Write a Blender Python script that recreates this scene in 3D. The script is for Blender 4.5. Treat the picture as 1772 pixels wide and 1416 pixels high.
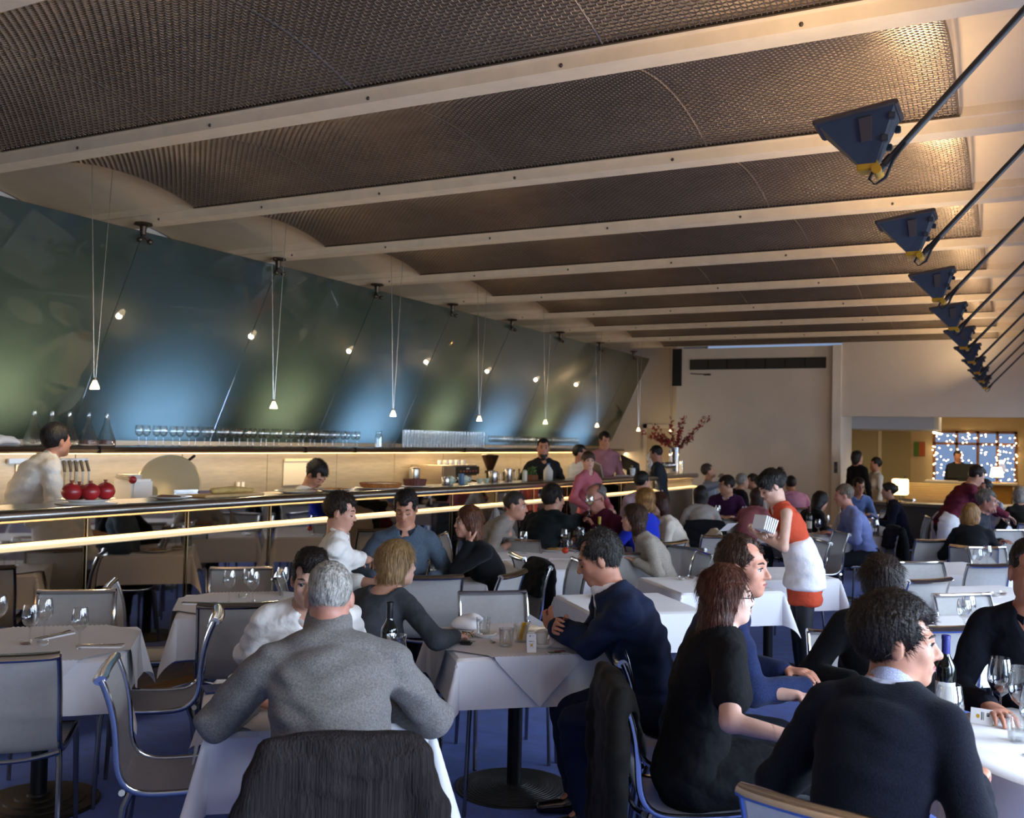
import bpy, bmesh, math, random
import numpy as np
from mathutils import Vector, Matrix
for o in list(bpy.data.objects): bpy.data.objects.remove(o)
SC = bpy.context.scene
COL = SC.collection
random.seed(7); RNG = np.random.RandomState(7)
PI = math.pi

# ------------------------------------------------------------------ camera
F_PX = 1700.0; CX, CY = 886.0, 708.0
EYE = np.array([0, 0, 1.78])
def _cam():
    v1 = np.array([1762., 781.]); roll = 0.0215
    d1 = np.array([v1[0]-CX, v1[1]-CY, F_PX]); d1 /= np.linalg.norm(d1)
    p = np.array([v1[0]-3000-CX, v1[1]-3000*roll-CY, F_PX])
    n = np.cross(d1, p); n /= np.linalg.norm(n)
    if n[1] > 0: n = -n
    r = np.cross(d1, n)
    if r[0] < 0: r = -r
    return np.stack([r/np.linalg.norm(r), d1, n], 0)
RC = _cam()
def G(u, v, z):            # measured photo point -> place on the level z
    r = RC @ np.array([u-CX, v-CY, F_PX]); return EYE + r*((z-EYE[2])/r[2])
def D(u, v, s):            # measured photo point + local scale (px per metre) -> place
    r = RC @ np.array([u-CX, v-CY, F_PX])/F_PX; return EYE + r*(F_PX/s)
cam = bpy.data.cameras.new('camera'); cam_ob = bpy.data.objects.new('camera', cam); COL.objects.link(cam_ob)
m = np.eye(4); m[:3, 0] = RC[:, 0]; m[:3, 1] = -RC[:, 1]; m[:3, 2] = -RC[:, 2]; m[:3, 3] = EYE
cam_ob.matrix_world = Matrix(m.tolist())
cam.sensor_width = 36; cam.lens = F_PX/1772*36; cam.clip_start = .05; cam.clip_end = 100
cam.dof.use_dof = True; cam.dof.focus_distance = 4.4; cam.dof.aperture_fstop = 4.0
SC.camera = cam_ob

# ------------------------------------------------------------------ light
SC.view_settings.view_transform = 'Standard'; SC.view_settings.look = 'None'
SC.view_settings.exposure = 0.0; SC.view_settings.gamma = 1.0; SC.view_settings.use_curve_mapping = False
W = bpy.data.worlds.new('world'); SC.world = W; W.use_nodes = True
W.node_tree.nodes['Background'].inputs[0].default_value = (.40, .58, .95, 1)
W.node_tree.nodes['Background'].inputs[1].default_value = .55
def area(name, loc, rot, sx, sy, power, col, spread=PI):
    l = bpy.data.lights.new(name, 'AREA'); l.shape = 'RECTANGLE'; l.size = sx; l.size_y = sy
    l.energy = power; l.color = col; l.spread = spread
    o = bpy.data.objects.new(name, l); COL.objects.link(o); o.location = loc; o.rotation_euler = rot; return o
WIN_X = 2.3
WINS = [(-1.0, 1.15), (1.85, 2.0), (4.55, 2.0), (7.2, 1.7), (10.1, 1.9), (13.3, 1.9), (16.4, 1.9)]     # centre y, width of each window in the right wall
for wy, ww in WINS:      # daylight coming in through each window
    area('daylight', (WIN_X+.12, wy, 1.55), (0, PI/2-math.radians(24), 0), 2.0, ww*.92, (92 if wy < 6 else 62 if wy < 9 else 36)*ww, (.66, .80, 1.0), math.radians(135))

# ------------------------------------------------------------------ node helpers
def srgb(h):
    h = h.lstrip('#'); c = [int(h[i:i+2], 16)/255 for i in (0, 2, 4)]
    return tuple(x/12.92 if x <= .04045 else ((x+.055)/1.055)**2.4 for x in c)+(1,)
MATS = {}
def mat(name, col, rough=.6, metal=0., noise=0., nscale=20., bump=0., bscale=60., spec=.5, stretch=None, emit=None, estr=0., coat=0., sheen=0., alpha=1., trans=0., bdist=.01):
    if name in MATS: return MATS[name]
    m = bpy.data.materials.new(name); m.use_nodes = True; nt = m.node_tree; b = nt.nodes['Principled BSDF']
    c = srgb(col) if isinstance(col, str) else tuple(col)+(1,)
    b.inputs['Base Color'].default_value = c; b.inputs['Roughness'].default_value = rough; b.inputs['Metallic'].default_value = metal
    b.inputs['Specular IOR Level'].default_value = spec
    if coat: b.inputs['Coat Weight'].default_value = coat; b.inputs['Coat Roughness'].default_value = .1
    if sheen: b.inputs['Sheen Weight'].default_value = sheen; b.inputs['Sheen Roughness'].default_value = .5
    if alpha < 1: b.inputs['Alpha'].default_value = alpha
    if trans: b.inputs['Transmission Weight'].default_value = trans
    if emit: b.inputs['Emission Color'].default_value = srgb(emit) if isinstance(emit, str) else tuple(emit)+(1,); b.inputs['Emission Strength'].default_value = estr
    if noise or bump:
        tc = nt.nodes.new('ShaderNodeTexCoord'); src = tc.outputs['Object']
        if stretch:
            mp = nt.nodes.new('ShaderNodeMapping'); mp.inputs['Scale'].default_value = stretch; nt.links.new(src, mp.inputs[0]); src = mp.outputs[0]
        if noise:
            n = nt.nodes.new('ShaderNodeTexNoise'); n.inputs['Scale'].default_value = nscale; n.inputs['Detail'].default_value = 4
            nt.links.new(src, n.inputs['Vector'])
            mx = nt.nodes.new('ShaderNodeMix'); mx.data_type = 'RGBA'
            lo = tuple(x*(1-noise) for x in c[:3])+(1,); hi = tuple(min(1, x*(1+noise)+noise*.01) for x in c[:3])+(1,)
            mx.inputs[6].default_value = lo; mx.inputs[7].default_value = hi
            cr = nt.nodes.new('ShaderNodeMapRange'); cr.inputs[1].default_value = .3; cr.inputs[2].default_value = .7
            nt.links.new(n.outputs[0], cr.inputs[0]); nt.links.new(cr.outputs[0], mx.inputs[0]); nt.links.new(mx.outputs[2], b.inputs['Base Color'])
        if bump:
            n2 = nt.nodes.new('ShaderNodeTexNoise'); n2.inputs['Scale'].default_value = bscale; n2.inputs['Detail'].default_value = 3
            nt.links.new(src, n2.inputs['Vector'])
            bp = nt.nodes.new('ShaderNodeBump'); bp.inputs['Strength'].default_value = bump; bp.inputs['Distance'].default_value = bdist
            nt.links.new(n2.outputs[0], bp.inputs['Height']); nt.links.new(bp.outputs[0], b.inputs['Normal'])
    MATS[name] = m; return m
def glass_mat(name, tint=(1, 1, 1), base=.04, gain=.75, rough=.02):
    if name in MATS: return MATS[name]
    m = bpy.data.materials.new(name); m.use_nodes = True; nt = m.node_tree; nt.nodes.clear()
    out = nt.nodes.new('ShaderNodeOutputMaterial'); t = nt.nodes.new('ShaderNodeBsdfTransparent'); g = nt.nodes.new('ShaderNodeBsdfGlossy')
    t.inputs[0].default_value = tuple(tint)+(1,); g.inputs['Roughness'].default_value = rough
    lw = nt.nodes.new('ShaderNodeLayerWeight'); lw.inputs[0].default_value = .35
    mr = nt.nodes.new('ShaderNodeMapRange'); mr.inputs[3].default_value = base; mr.inputs[4].default_value = gain
    mx = nt.nodes.new('ShaderNodeMixShader')
    nt.links.new(lw.outputs['Facing'], mr.inputs[0]); nt.links.new(mr.outputs[0], mx.inputs[0]); nt.links.new(t.outputs[0], mx.inputs[1]); nt.links.new(g.outputs[0], mx.inputs[2]); nt.links.new(mx.outputs[0], out.inputs[0])
    MATS[name] = m; return m

# ------------------------------------------------------------------ mesh helpers
class MB:
    def __init__(s): s.v = []; s.f = []
    def add(s, vs, fs):
        o = len(s.v); s.v += [tuple(map(float, p)) for p in vs]; s.f += [tuple(i+o for i in q) for q in fs]; return s
    def box(s, x0, x1, y0, y1, z0, z1):
        return s.add([(x, y, z) for x in (x0, x1) for y in (y0, y1) for z in (z0, z1)],
                     [(0, 1, 3, 2), (4, 6, 7, 5), (0, 4, 5, 1), (2, 3, 7, 6), (0, 2, 6, 4), (1, 5, 7, 3)])
    def bbox(s, x0, x1, y0, y1, z0, z1, b=.004):     # box with chamfered edges
        bm = bmesh.new(); bmesh.ops.create_cube(bm, size=1)
        for v in bm.verts: v.co = ((x0+x1)/2+v.co.x*(x1-x0), (y0+y1)/2+v.co.y*(y1-y0), (z0+z1)/2+v.co.z*(z1-z0))
        b = min(b, .45*min(abs(x1-x0), abs(y1-y0), abs(z1-z0)))
        bmesh.ops.bevel(bm, geom=bm.edges[:], offset=b, segments=2, affect='EDGES')
        bm.verts.index_update(); r = s.add([v.co for v in bm.verts], [[v.index for v in f.verts] for f in bm.faces]); bm.free(); return r
    def quad(s, a, b, c, d): return s.add([a, b, c, d], [(0, 1, 2, 3)])
    def tube(s, pts, r, n=8, lat=None, rb=None, cap=True, closed=False):
        P = [np.array(p, float) for p in pts]; N = len(P)
        r = [r]*N if np.isscalar(r) else list(r); rb = r if rb is None else ([rb]*N if np.isscalar(rb) else list(rb))
        rings = []; prev = None
        for i in range(N):
            a = P[i-1] if (i or closed) else P[i]; b = P[(i+1) % N] if (i < N-1 or closed) else P[i]
            t = b-a; t /= max(np.linalg.norm(t), 1e-9)
            l = np.array(lat, float) if lat is not None else (prev if prev is not None else (np.array([0, 0, 1.]) if abs(t[2]) < .9 else np.array([1., 0, 0])))
            l = l-t*np.dot(l, t); nl = np.linalg.norm(l); l = l/nl if nl > 1e-6 else np.array([1., 0, 0]); prev = l
            w = np.cross(t, l)
            rings.append([P[i]+l*r[i]*math.cos(2*PI*k/n)+w*rb[i]*math.sin(2*PI*k/n) for k in range(n)])
        vs = [p for q in rings for p in q]; fs = []
        M = N if closed else N-1
        for i in range(M):
            j = (i+1) % N
            for k in range(n): fs.append((i*n+k, i*n+(k+1) % n, j*n+(k+1) % n, j*n+k))
        if cap and not closed: fs += [tuple(range(n))[::-1], tuple((N-1)*n+k for k in range(n))]
        return s.add(vs, fs)
    def lathe(s, prof, n=20, c=(0, 0, 0), close=False):
        vs = [(c[0]+r*math.cos(2*PI*k/n), c[1]+r*math.sin(2*PI*k/n), c[2]+z) for r, z in prof for k in range(n)]
        fs = [(i*n+k, i*n+(k+1) % n, (i+1)*n+(k+1) % n, (i+1)*n+k) for i in range(len(prof)-1) for k in range(n)]
        return s.add(vs, fs)
    def sphere(s, c, r, n=12, m=8, sc=(1, 1, 1)):
        pr = [(r*math.sin(PI*i/m)+1e-5, -r*math.cos(PI*i/m)) for i in range(m+1)]
        vs = [(c[0]+q*math.cos(2*PI*k/n)*sc[0], c[1]+q*math.sin(2*PI*k/n)*sc[1], c[2]+z*sc[2]) for q, z in pr for k in range(n)]
        fs = [(i*n+k, i*n+(k+1) % n, (i+1)*n+(k+1) % n, (i+1)*n+k) for i in range(m) for k in range(n)]
        return s.add(vs, fs)
    def prism(s, poly, axis, a, b):      # 2D outline extruded along an axis
        n = len(poly); vs = []
        for t in (a, b):
            for p, q in poly: vs.append({'x': (t, p, q), 'y': (p, t, q), 'z': (p, q, t)}[axis])
        return s.add(vs, [tuple(range(n)), tuple(range(2*n-1, n-1, -1))]+[(i, n+i, n+(i+1) % n, (i+1) % n) for i in range(n)])
    def mesh(s, name, m, smooth=True):
        me = bpy.data.meshes.new(name); me.from_pydata(s.v, [], s.f)
        bm = bmesh.new(); bm.from_mesh(me); bmesh.ops.recalc_face_normals(bm, faces=bm.faces); bm.to_mesh(me); bm.free()
        if smooth:
            me.shade_smooth()
            try: me.set_sharp_from_angle(angle=math.radians(38))
            except Exception: pass
        if m: me.materials.append(m)
        return me
    def build(s, name, m, parent=None, smooth=True): return ob(name, s.mesh(name, m, smooth), parent)
def ob(name, me, parent=None, loc=None, rz=None):
    o = bpy.data.objects.new(name, me); COL.objects.link(o)
    if parent: o.parent = parent
    if loc is not None: o.location = loc
    if rz is not None: o.rotation_euler = (0, 0, rz)
    return o
def tag(o, label, cat, group=None):
    o['label'] = label; o['category'] = cat
    if group: o['group'] = group
    return o
def thing(name, label, cat, loc=(0, 0, 0), rz=0, group=None):
    o = bpy.data.objects.new(name, None); COL.objects.link(o); o.location = [float(x) for x in loc]; o.rotation_euler = (0, 0, rz); o.empty_display_size = .05
    return tag(o, label, cat, group)
KIDS = {}
def dup(root, loc, rz, label, group=None):
    r = root.copy(); COL.objects.link(r); r.location = [float(x) for x in loc]; r.rotation_euler = (0, 0, rz); r['label'] = label
    if group: r['group'] = group
    for ch in list(root.children):
        c = ch.copy(); COL.objects.link(c); c.parent = r
        for g in list(ch.children):
            d = g.copy(); COL.objects.link(d); d.parent = c
    return r
def struct(name, mb, m, parent=None, smooth=False):
    o = mb.build(name, m, parent, smooth)
    if parent is None: o['kind'] = 'structure'
    return o
# ------------------------------------------------------------------ materials of the room
M_plaster = mat('plaster', '#d4bf9f', .75, noise=.05, nscale=3, bump=.06, bscale=40)
M_wall = mat('wall_paint', '#cfc4b6', .8, noise=.04, nscale=2, bump=.03, bscale=80)
M_beam = mat('beam_paint', '#d8c4a6', .6, noise=.06, nscale=8, bump=.12, bscale=25)
M_wire = mat('wire', '#8f8276', .32, .85, noise=.12, nscale=4)
M_steel = mat('steel', '#b9b4ad', .22, 1., noise=.05, nscale=12, bump=.02, bscale=200)
M_brushed = mat('brushed_steel', '#b8aa94', .34, .9, noise=.08, nscale=6, stretch=(1, 1, 14))
M_darksteel = mat('dark_steel', '#50483f', .35, .9)
M_mirror = mat('mirror', '#c2bab0', .03, 1.)
M_black = mat('black_iron', '#0c0c0d', .45, .2, bump=.05)
M_wood = mat('wood_floor', '#8a6238', .45, noise=.35, nscale=6, stretch=(12, 1.2, 1))
M_dark = mat('dark_gap', '#151412', .8)
M_white = mat('white_china', '#ece9e4', .25, coat=.3)
def carpet():
    m = mat('carpet', '#1f4cae', .95, noise=.22, nscale=9, bump=.5, bscale=350, sheen=.25); return m
M_carpet = carpet()

# ------------------------------------------------------------------ floor, walls, ceiling
def xbar(y): return float(np.interp(y, [-3, 3, 6, 9, 12, 16.2], [-5.52, -5.45, -5.36, -5.15, -4.98, -4.86]))
FY = 18.4
b = MB(); ys = np.linspace(-2.5, 27, 60)
for y0, y1 in zip(ys[:-1], ys[1:]): b.box(xbar(y0)+.14 if y0 < 16.2 else -8.2, 2.5, y0, y1, -.06, 0)
struct('floor', b, M_carpet)
b = MB()
for y0, y1 in zip(ys[:-1], ys[1:]):
    if y0 < 16.2: b.add([(-8.2, y0, -.002), (xbar(y0)+.15, y0, .006), (xbar(y1)+.15, y1, .006), (-8.2, y1, -.002)], [(0, 1, 2, 3)])
struct('floor_wood', b, M_wood)
LWIN = [(7.02, 1.15), (10.52, 1.2), (13.95, 1.3), (17.3, 1.3)]      # windows behind the green glass
b = MB(); y = -2.5
for wy, ww in LWIN:
    b.box(-8.2, -8.0, y, wy-ww/2, 0, 4.2); b.box(-8.2, -8.0, wy-ww/2, wy+ww/2, 0, 1.72); b.box(-8.2, -8.0, wy-ww/2, wy+ww/2, 2.5, 4.2); y = wy+ww/2
b.box(-8.2, -8.0, y, FY+1.6, 0, 4.2); struct('wall_left', b, M_wall)
for wy, ww in LWIN: area('kitchen_daylight', (-8.06, wy, 2.02), (0, -PI/2, 0), .55, ww*.85, 88, (.40, .58, 1.0), math.radians(105))
for wy in (1.6, 5.15, 8.75, 12.2, 15.6):       # tungsten strips behind the glass, between the windows
    area('kitchen_lamp', (-7.95, wy, 2.2), (0, -PI/2, 0), .45, .7, 24, (1, .86, .50), math.radians(120))
b = MB(); b.box(-8.2, 2.5, -2.7, -2.5, 0, 4.2); struct('wall_back', b, M_wall)
# right wall with window openings
b = MB(); y = -2.5
for wy, ww in WINS:
    b.box(WIN_X, WIN_X+.2, y, wy-ww/2, 0, 4.2); b.box(WIN_X, WIN_X+.2, wy-ww/2, wy+ww/2, 0, .45); b.box(WIN_X, WIN_X+.2, wy-ww/2, wy+ww/2, 2.65, 4.2); y = wy+ww/2
b.box(WIN_X, WIN_X+.2, y, 27, 0, 4.2); struct('wall_right', b, M_wall)
M_pane = glass_mat('window_pane', (.96, .98, 1), .03, .4)
for i, (wy, ww) in enumerate(WINS):
    b = MB(); x0, x1 = WIN_X+.02, WIN_X+.07
    for a in (-ww/2, 0-.025, ww/2-.05): b.box(x0, x1, wy+a, wy+a+.05, .45, 2.65)
    b.box(x0, x1, wy-ww/2, wy+ww/2, .45, .5); b.box(x0, x1, wy-ww/2, wy+ww/2, 2.6, 2.65)
    w = struct('window_%d' % (i+1), b, M_darksteel)
    MB().box(x0+.02, x0+.026, wy-ww/2+.05, wy-.025, .5, 2.6).build('pane', M_pane, w, False)
    MB().box(x0+.02, x0+.026, wy+.025, wy+ww/2-.05, .5, 2.6).build('pane', M_pane, w, False)
# far wall: plain white panel, pier, wall over the wide opening
b = MB(); b.box(-5.78, -2.97, FY-.02, FY+.2, 0, 3.62); struct('wall_far', b, M_wall)
M_pier = mat('pier_lit_tone', '#e0d6c9', .7, noise=.03, nscale=3)  # lit end of the wall: its brightness is put into a paler colour
b = MB(); b.box(-2.97, -2.82, FY-.12, FY+1.2, 0, 3.62); struct('wall_pier', b, M_pier)
b = MB(); b.box(-2.82, 2.5, FY-.06, FY+.25, 2.34, 4.2); struct('wall_over_opening', b, M_wall)
b = MB(); b.box(-8.2, -5.78, FY+1.5, FY+1.7, 0, 4.2); b.box(-5.9, -5.78, FY-.02, FY+1.6, 0, 4.2); struct('wall_recess', b, M_wall)
b = MB(); b.box(-7.0, -6.15, FY+1.44, FY+1.5, 0, 2.1); dr = struct('door_1', b, mat('door_paint', '#b7a68e', .6))
MB().box(-6.27, -6.2, FY+1.40, FY+1.44, .98, 1.12).build('handle', M_steel, dr)
b = MB(); b.box(-7.08, -7.0, FY+1.42, FY+1.5, 0, 2.18); b.box(-6.15, -6.07, FY+1.42, FY+1.5, 0, 2.18); b.box(-7.08, -6.07, FY+1.42, FY+1.5, 2.1, 2.18); struct('trim_1', b, M_wall)
b = MB(); b.box(-5.98, -5.80, FY-.06, FY-.02, 2.9, 3.62); struct('trim_2', b, M_dark)

# ceiling: shallow plaster vaults between beams, running across the room
BEAM0, PITCH = 4.4, 1.75
NB0, NB1 = -4, 8
BY = [BEAM0+PITCH*i for i in range(NB0, NB1+1)]
def vault_z(t): return 3.66+.24*math.sin(PI*t)**.85        # 0..1 across a bay
XL, XR = -7.95, 2.45
for i in range(len(BY)-1):
    y0, y1 = BY[i], BY[i+1]; b = MB(); n = 18
    P = [(y0+(y1-y0)*k/n, vault_z(k/n)) for k in range(n+1)]
    for (ya, za), (yb, zb) in zip(P[:-1], P[1:]): b.quad((XL, ya, za), (XR, ya, za), (XR, yb, zb), (XL, yb, zb))
    o = struct('ceiling' if i == 0 else 'ceiling.%03d' % i, b, M_plaster, smooth=True)
b = MB(); b.box(-8.2, 2.5, -2.7, FY+1.8, 4.0, 4.2); struct('ceiling_slab', b, M_plaster)
b = MB(); b.add([(-8.0, -1, 3.30), (-6.84, -1, 3.46), (-6.84, 19.3, 3.46), (-8.0, 19.3, 3.30), (-8.0, -1, 3.33), (-6.84, -1, 3.49), (-6.84, 19.3, 3.49), (-8.0, 19.3, 3.33)], [(0, 1, 2, 3), (7, 6, 5, 4), (0, 4, 5, 1), (3, 2, 6, 7), (1, 5, 6, 2), (0, 3, 7, 4)]); struct('ceiling_spill_blocker', b, M_plaster)  # unseen panel added behind the glass to keep kitchen daylight off the vaults
M_bolt = mat('bolt', '#4a4038', .5, .6)
for i, y in enumerate(BY):
    if y > FY-.3: continue
    b = MB(); b.prism([(y-.075, 3.60), (y+.075, 3.60), (y+.085, 3.66), (y+.11, 3.665), (y+.11, 3.80), (y-.11, 3.80), (y-.11, 3.665), (y-.085, 3.66)], 'x', XL, XR)
    o = b.build('ceiling_beam', M_beam, None, False); o['kind'] = 'structure'
    if y > 3:
        bo = MB()
        for x in np.arange(-6.6, -.4, 1.15): bo.sphere((x, y-.075, 3.622), .012, 8, 4)
        bo.build('bolt_heads', M_bolt, o)

# woven wire screens hung under the vaults
def screen_z(t): return 3.615+.165*math.sin(PI*t)**.8
PX0, PX1, NP = -6.12, -.30, 4
PLEN = (PX1-PX0)/NP
def wire_panel():
    L = PLEN-.012; pit = .0245; T0, T1 = .075, .925
    ts = np.linspace(T0, T1, 300); yy = PITCH*ts; zz = np.array([screen_z(t) for t in ts])
    s = np.concatenate([[0], np.cumsum(np.hypot(np.diff(yy), np.diff(zz)))])
    ny = int(s[-1]/pit); nx = int(L/pit)
    def at(sv): return np.interp(sv, s, yy), np.interp(sv, s, zz)
    V = []; Fq = []; base = 0; r = .0037
    S = np.linspace(0, s[-1], ny+1); X = np.linspace(0, L, nx+1)
    ay, az = at(S); dy = np.gradient(ay); dz = np.gradient(az); nl = np.hypot(dy, dz); ny_, nz_ = -dz/nl, dy/nl
    amp = .0034
    def strip(C, U, Nn):      # triangular-section wire through points C
        nonlocal base
        n = len(C); ring = np.stack([C-Nn*r*1.1, C+U*r+Nn*r*.6, C-U*r+Nn*r*.6], 1)
        V.append(ring.reshape(-1, 3)); i = np.arange(n-1)[:, None]*3; k = np.arange(3)[None]
        q = np.stack([i+k, i+(k+1) % 3, i+3+(k+1) % 3, i+3+k], -1).reshape(-1, 4)+base; Fq.append(q); base += n*3
    for j in range(ny+1):     # wires along the room width
        h = amp*np.where((np.arange(nx+1)+j) % 2, 1., -1.)
        C = np.stack([X, np.full(nx+1, ay[j])+h*ny_[j], np.full(nx+1, az[j])+h*nz_[j]], 1)
        strip(C, np.tile([0, dy[j]/nl[j], dz[j]/nl[j]], (nx+1, 1)), np.tile([0, ny_[j], nz_[j]], (nx+1, 1)))
    for i in range(nx+1):     # wires over the arch
        h = -amp*np.where((np.arange(ny+1)+i) % 2, 1., -1.)
        C = np.stack([np.full(ny+1, X[i]), ay+h*ny_, az+h*nz_], 1)
        strip(C, np.tile([1., 0, 0], (ny+1, 1)), np.stack([np.zeros(ny+1), ny_, nz_], 1))
    V = np.concatenate(V); Fq = np.concatenate(Fq)
    return raw_mesh('wire_panel', V, Fq, M_wire)
def raw_mesh(name, V, Q, m, smooth=True):
    me = bpy.data.meshes.new(name); V = np.ascontiguousarray(V, np.float32); Q = np.ascontiguousarray(Q, np.int32)
    k = Q.shape[1]
    me.vertices.add(len(V)); me.vertices.foreach_set('co', V.ravel())
    me.loops.add(Q.size); me.loops.foreach_set('vertex_index', Q.ravel())
    me.polygons.add(len(Q)); me.polygons.foreach_set('loop_start', np.arange(0, Q.size, k, dtype=np.int32))
    me.polygons.foreach_set('use_smooth', np.full(len(Q), smooth, dtype=bool))
    me.update(calc_edges=True); me.validate()
    if m: me.materials.append(m)
    return me
WP = wire_panel()
eb = MB()
for t in (.075, .925): eb.box(-.02, PLEN*NP, PITCH*t-.008, PITCH*t+.008, screen_z(t)-.006, screen_z(t)+.008)
EDGE = eb.mesh('edge_rod', M_darksteel, False)
rb = MB(); rb.tube([(0, PITCH*t, screen_z(t)-.004) for t in np.linspace(.075, .925, 24)],   .003, 4); RIB = rb.mesh('end_rod', M_wire)
ordn = ['nearest', 'second', 'third', 'fourth', 'fifth', 'sixth', 'seventh', 'eighth', 'ninth', 'farthest']
vis = [i for i in range(len(BY)-1) if BY[i] > 2.0]
for q, i in enumerate(vis):
    nm = 'farthest' if q == len(vis)-1 else ordn[q]
    t = thing('wire_mesh_screen', '%s arched bronze wire mesh screen under the ceiling vaults' % nm, 'ceiling screen', (PX0, BY[i], 0), 0, 'wire mesh screens under the vaults')
    for k in range(NP): ob('wire_panel', WP, t, (k*PLEN, 0, 0))
    ob('edge_rod', EDGE, t)
    for k in range(NP+1): ob('end_rod', RIB, t, (k*PLEN-.004, 0, 0))
# air vent in the far wall
t = thing('air_vent', 'long dark slotted air vent high on the far white wall', 'vent', (-4.37, FY-.02, 3.31))
MB().box(-1.27, 1.27, -.012, 0, -.1, .1).build('frame', M_dark, t, False)
for k in range(7): MB().bbox(-1.255+k*.36, -1.255+k*.36+.35, -.03, -.008, -.088, .088, .004).build('grille_panel', mat('vent_grille', '#34322e', .6, .3, bump=.4, bscale=90), t, False)
# plaster ceiling spot / sensor arm on the far wall
t = thing('wall_sensor', 'thin dark bracket arm on the far wall below the vent', 'bracket', (-5.62, FY-.02, 3.12))
MB().tube([(0, 0, .02), (.16, -.12, 0), (.34, -.16, -.01)], .008, 6).build('arm', M_dark, t)
MB().bbox(.3, .44, -.19, -.13, -.03, .0, .01).build('head', M_dark, t)
# ------------------------------------------------------------------ bar counter with mirrored front
YB0, YB1 = .2, 16.2
SEAMS = [.2+.855*k for k in range(18)]+[YB1]; SEAMS = [s for s in SEAMS if s < YB1-.2]+[YB1]
yy = list(np.linspace(YB0, YB1, 60))
def strip(prof, ys=yy, closed=True):      # outline (dx from bar line, z) swept along the bar
    b = MB(); n = len(prof); vs = [(xbar(y)+dx, y, z) for y in ys for dx, z in prof]; fs = []
    for i in range(len(ys)-1):
        for k in range(n if closed else n-1): fs.append((i*n+k, i*n+(k+1) % n, (i+1)*n+(k+1) % n, (i+1)*n+k))
    if closed: fs += [tuple(range(n)), tuple((len(ys)-1)*n+k for k in range(n))]
    return b.add(vs, fs)
bar = thing('bar_counter', 'long steel bar counter with mirrored front and lit ledge on the left', 'bar counter', (0, 0, 0))
M_top = mat('counter_top', '#8d857b', .28, .8, noise=.15, nscale=5)
strip([(-.56, 1.24), (0, 1.24), (0, 1.28), (-.56, 1.28)]).build('countertop', M_top, bar, False)
strip([(.03+.042*math.cos(a), 1.255+.042*math.sin(a)) for a in np.linspace(0, 2*PI, 15)[:-1]]).build('top_rail', M_steel, bar)
M_ledge = mat('ledge_cream', '#f0dcb4', .35)
strip([(-.02, 1.085), (.085, 1.072), (.10, 1.052), (.085, 1.045), (-.02, 1.06)]).build('ledge', M_ledge, bar, False)
strip([(-.46, 0), (-.02, 0), (-.02, .12), (-.46, .12)]).build('plinth', M_brushed, bar, False)
strip([(-.46, .12), (-.06, .12), (-.06, 1.24), (-.46, 1.24)]).build('carcass', M_dark, bar, False)
for i, (a, c) in enumerate(zip(SEAMS[:-1], SEAMS[1:])):
    far = a > 13.2
    strip([(-.055, .13), (-.028, .13), (-.028, 1.225), (-.055, 1.225)], [a+.004, (a+c)/2, c-.004]).build('mirror_panel' if not far else 'grey_panel', M_mirror if not far else mat('grey_panel', '#6e665c', .5), bar, False)
    MB().tube([(xbar(a)-.014, a, .1), (xbar(a)-.014, a, 1.24)], .0045, 6).build('seam_strip', mat('brass_seam', '#8e7a58', .35, .9), bar)
M_led = mat('led_strip', '#ffe0a8', .5, emit='#ffcf8a', estr=6)
strip([(-.022, 1.222), (-.002, 1.222), (-.002, 1.232), (-.022, 1.232)]).build('light_strip', M_led, bar, False)
for a, c in zip(np.linspace(YB0, YB1, 9)[:-1], np.linspace(YB0, YB1, 9)[1:]):
    xm = (xbar(a)+xbar(c))/2; o = area('ledge_strip_light', (xm+.022, (a+c)/2, 1.208), (0, math.radians(-8), math.atan2(xbar(a)-xbar(c), c-a)), .02, c-a, 4.2, (1, .74, .44), math.radians(110)); 
# floor strip by the bar
# ------------------------------------------------------------------ back shelf, splashback, back counter
GX0, GZ0, GX1, GZ1 = -7.62, 1.70, -6.76, 3.52
shelf = thing('bar_shelf', 'long polished steel shelf for glasses on the kitchen back wall', 'shelf', (0, 0, 0))
sh = MB(); sh.prism([(-7.95, 1.60), (-7.30, 1.585), (-7.265, 1.60), (-7.255, 1.62), (-7.27, 1.642), (-7.31, 1.65), (-7.95, 1.65)], 'y', 1, 19.2)
sh.build('shelf_board', mat('shelf_steel', '#8b8078', .26, .95, noise=.1, nscale=3), shelf)
for y in (6.1, 8.95, 9.9, 12.6, 15.2): MB().box(-7.35, -7.249, y-.004, y+.004, 1.583, 1.652).build('joint', M_dark, shelf, False)
MB().box(-7.68, -7.66, 1, 19.2, 1.65, 1.72).build('upstand', M_brushed, shelf, False)
MB().box(-7.60, -7.52, 1, 19.2, 1.572, 1.588).build('light_strip', M_led, shelf, False)
sp = thing('splashback', 'brushed steel splashback panels glowing under the glass shelf', 'splashback', (0, 0, 0))
for y in np.arange(1, 19.2, 1.3): MB().bbox(-7.74, -7.70, y+.004, min(y+1.3, 19.2)-.004, .95, 1.58, .003).build('panel', mat('splash_steel', '#bdb4a0', .34, .45, noise=.10, nscale=5, stretch=(1, 1, 8)), sp, False)
for y in np.arange(1.2, 19, 2.2):
    area('shelf_light', (-7.5, y+1.1, 1.565), (0, math.radians(-18), 0), .05, 2.1, 9.0, (1, .72, .40))
bc = thing('back_counter', 'steel work counter along the kitchen back wall', 'counter', (0, 0, 0))
MB().bbox(-7.69, -7.05, 1, 19.0, .90, .945, .006).build('worktop', M_top, bc, False)
for y in np.arange(1, 18.9, .9): MB().bbox(-7.69, -7.1, y+.005, y+.895, .0, .90, .005).build('cabinet_front', mat('cabinet', '#8a8075', .5, .4), bc, False)
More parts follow.
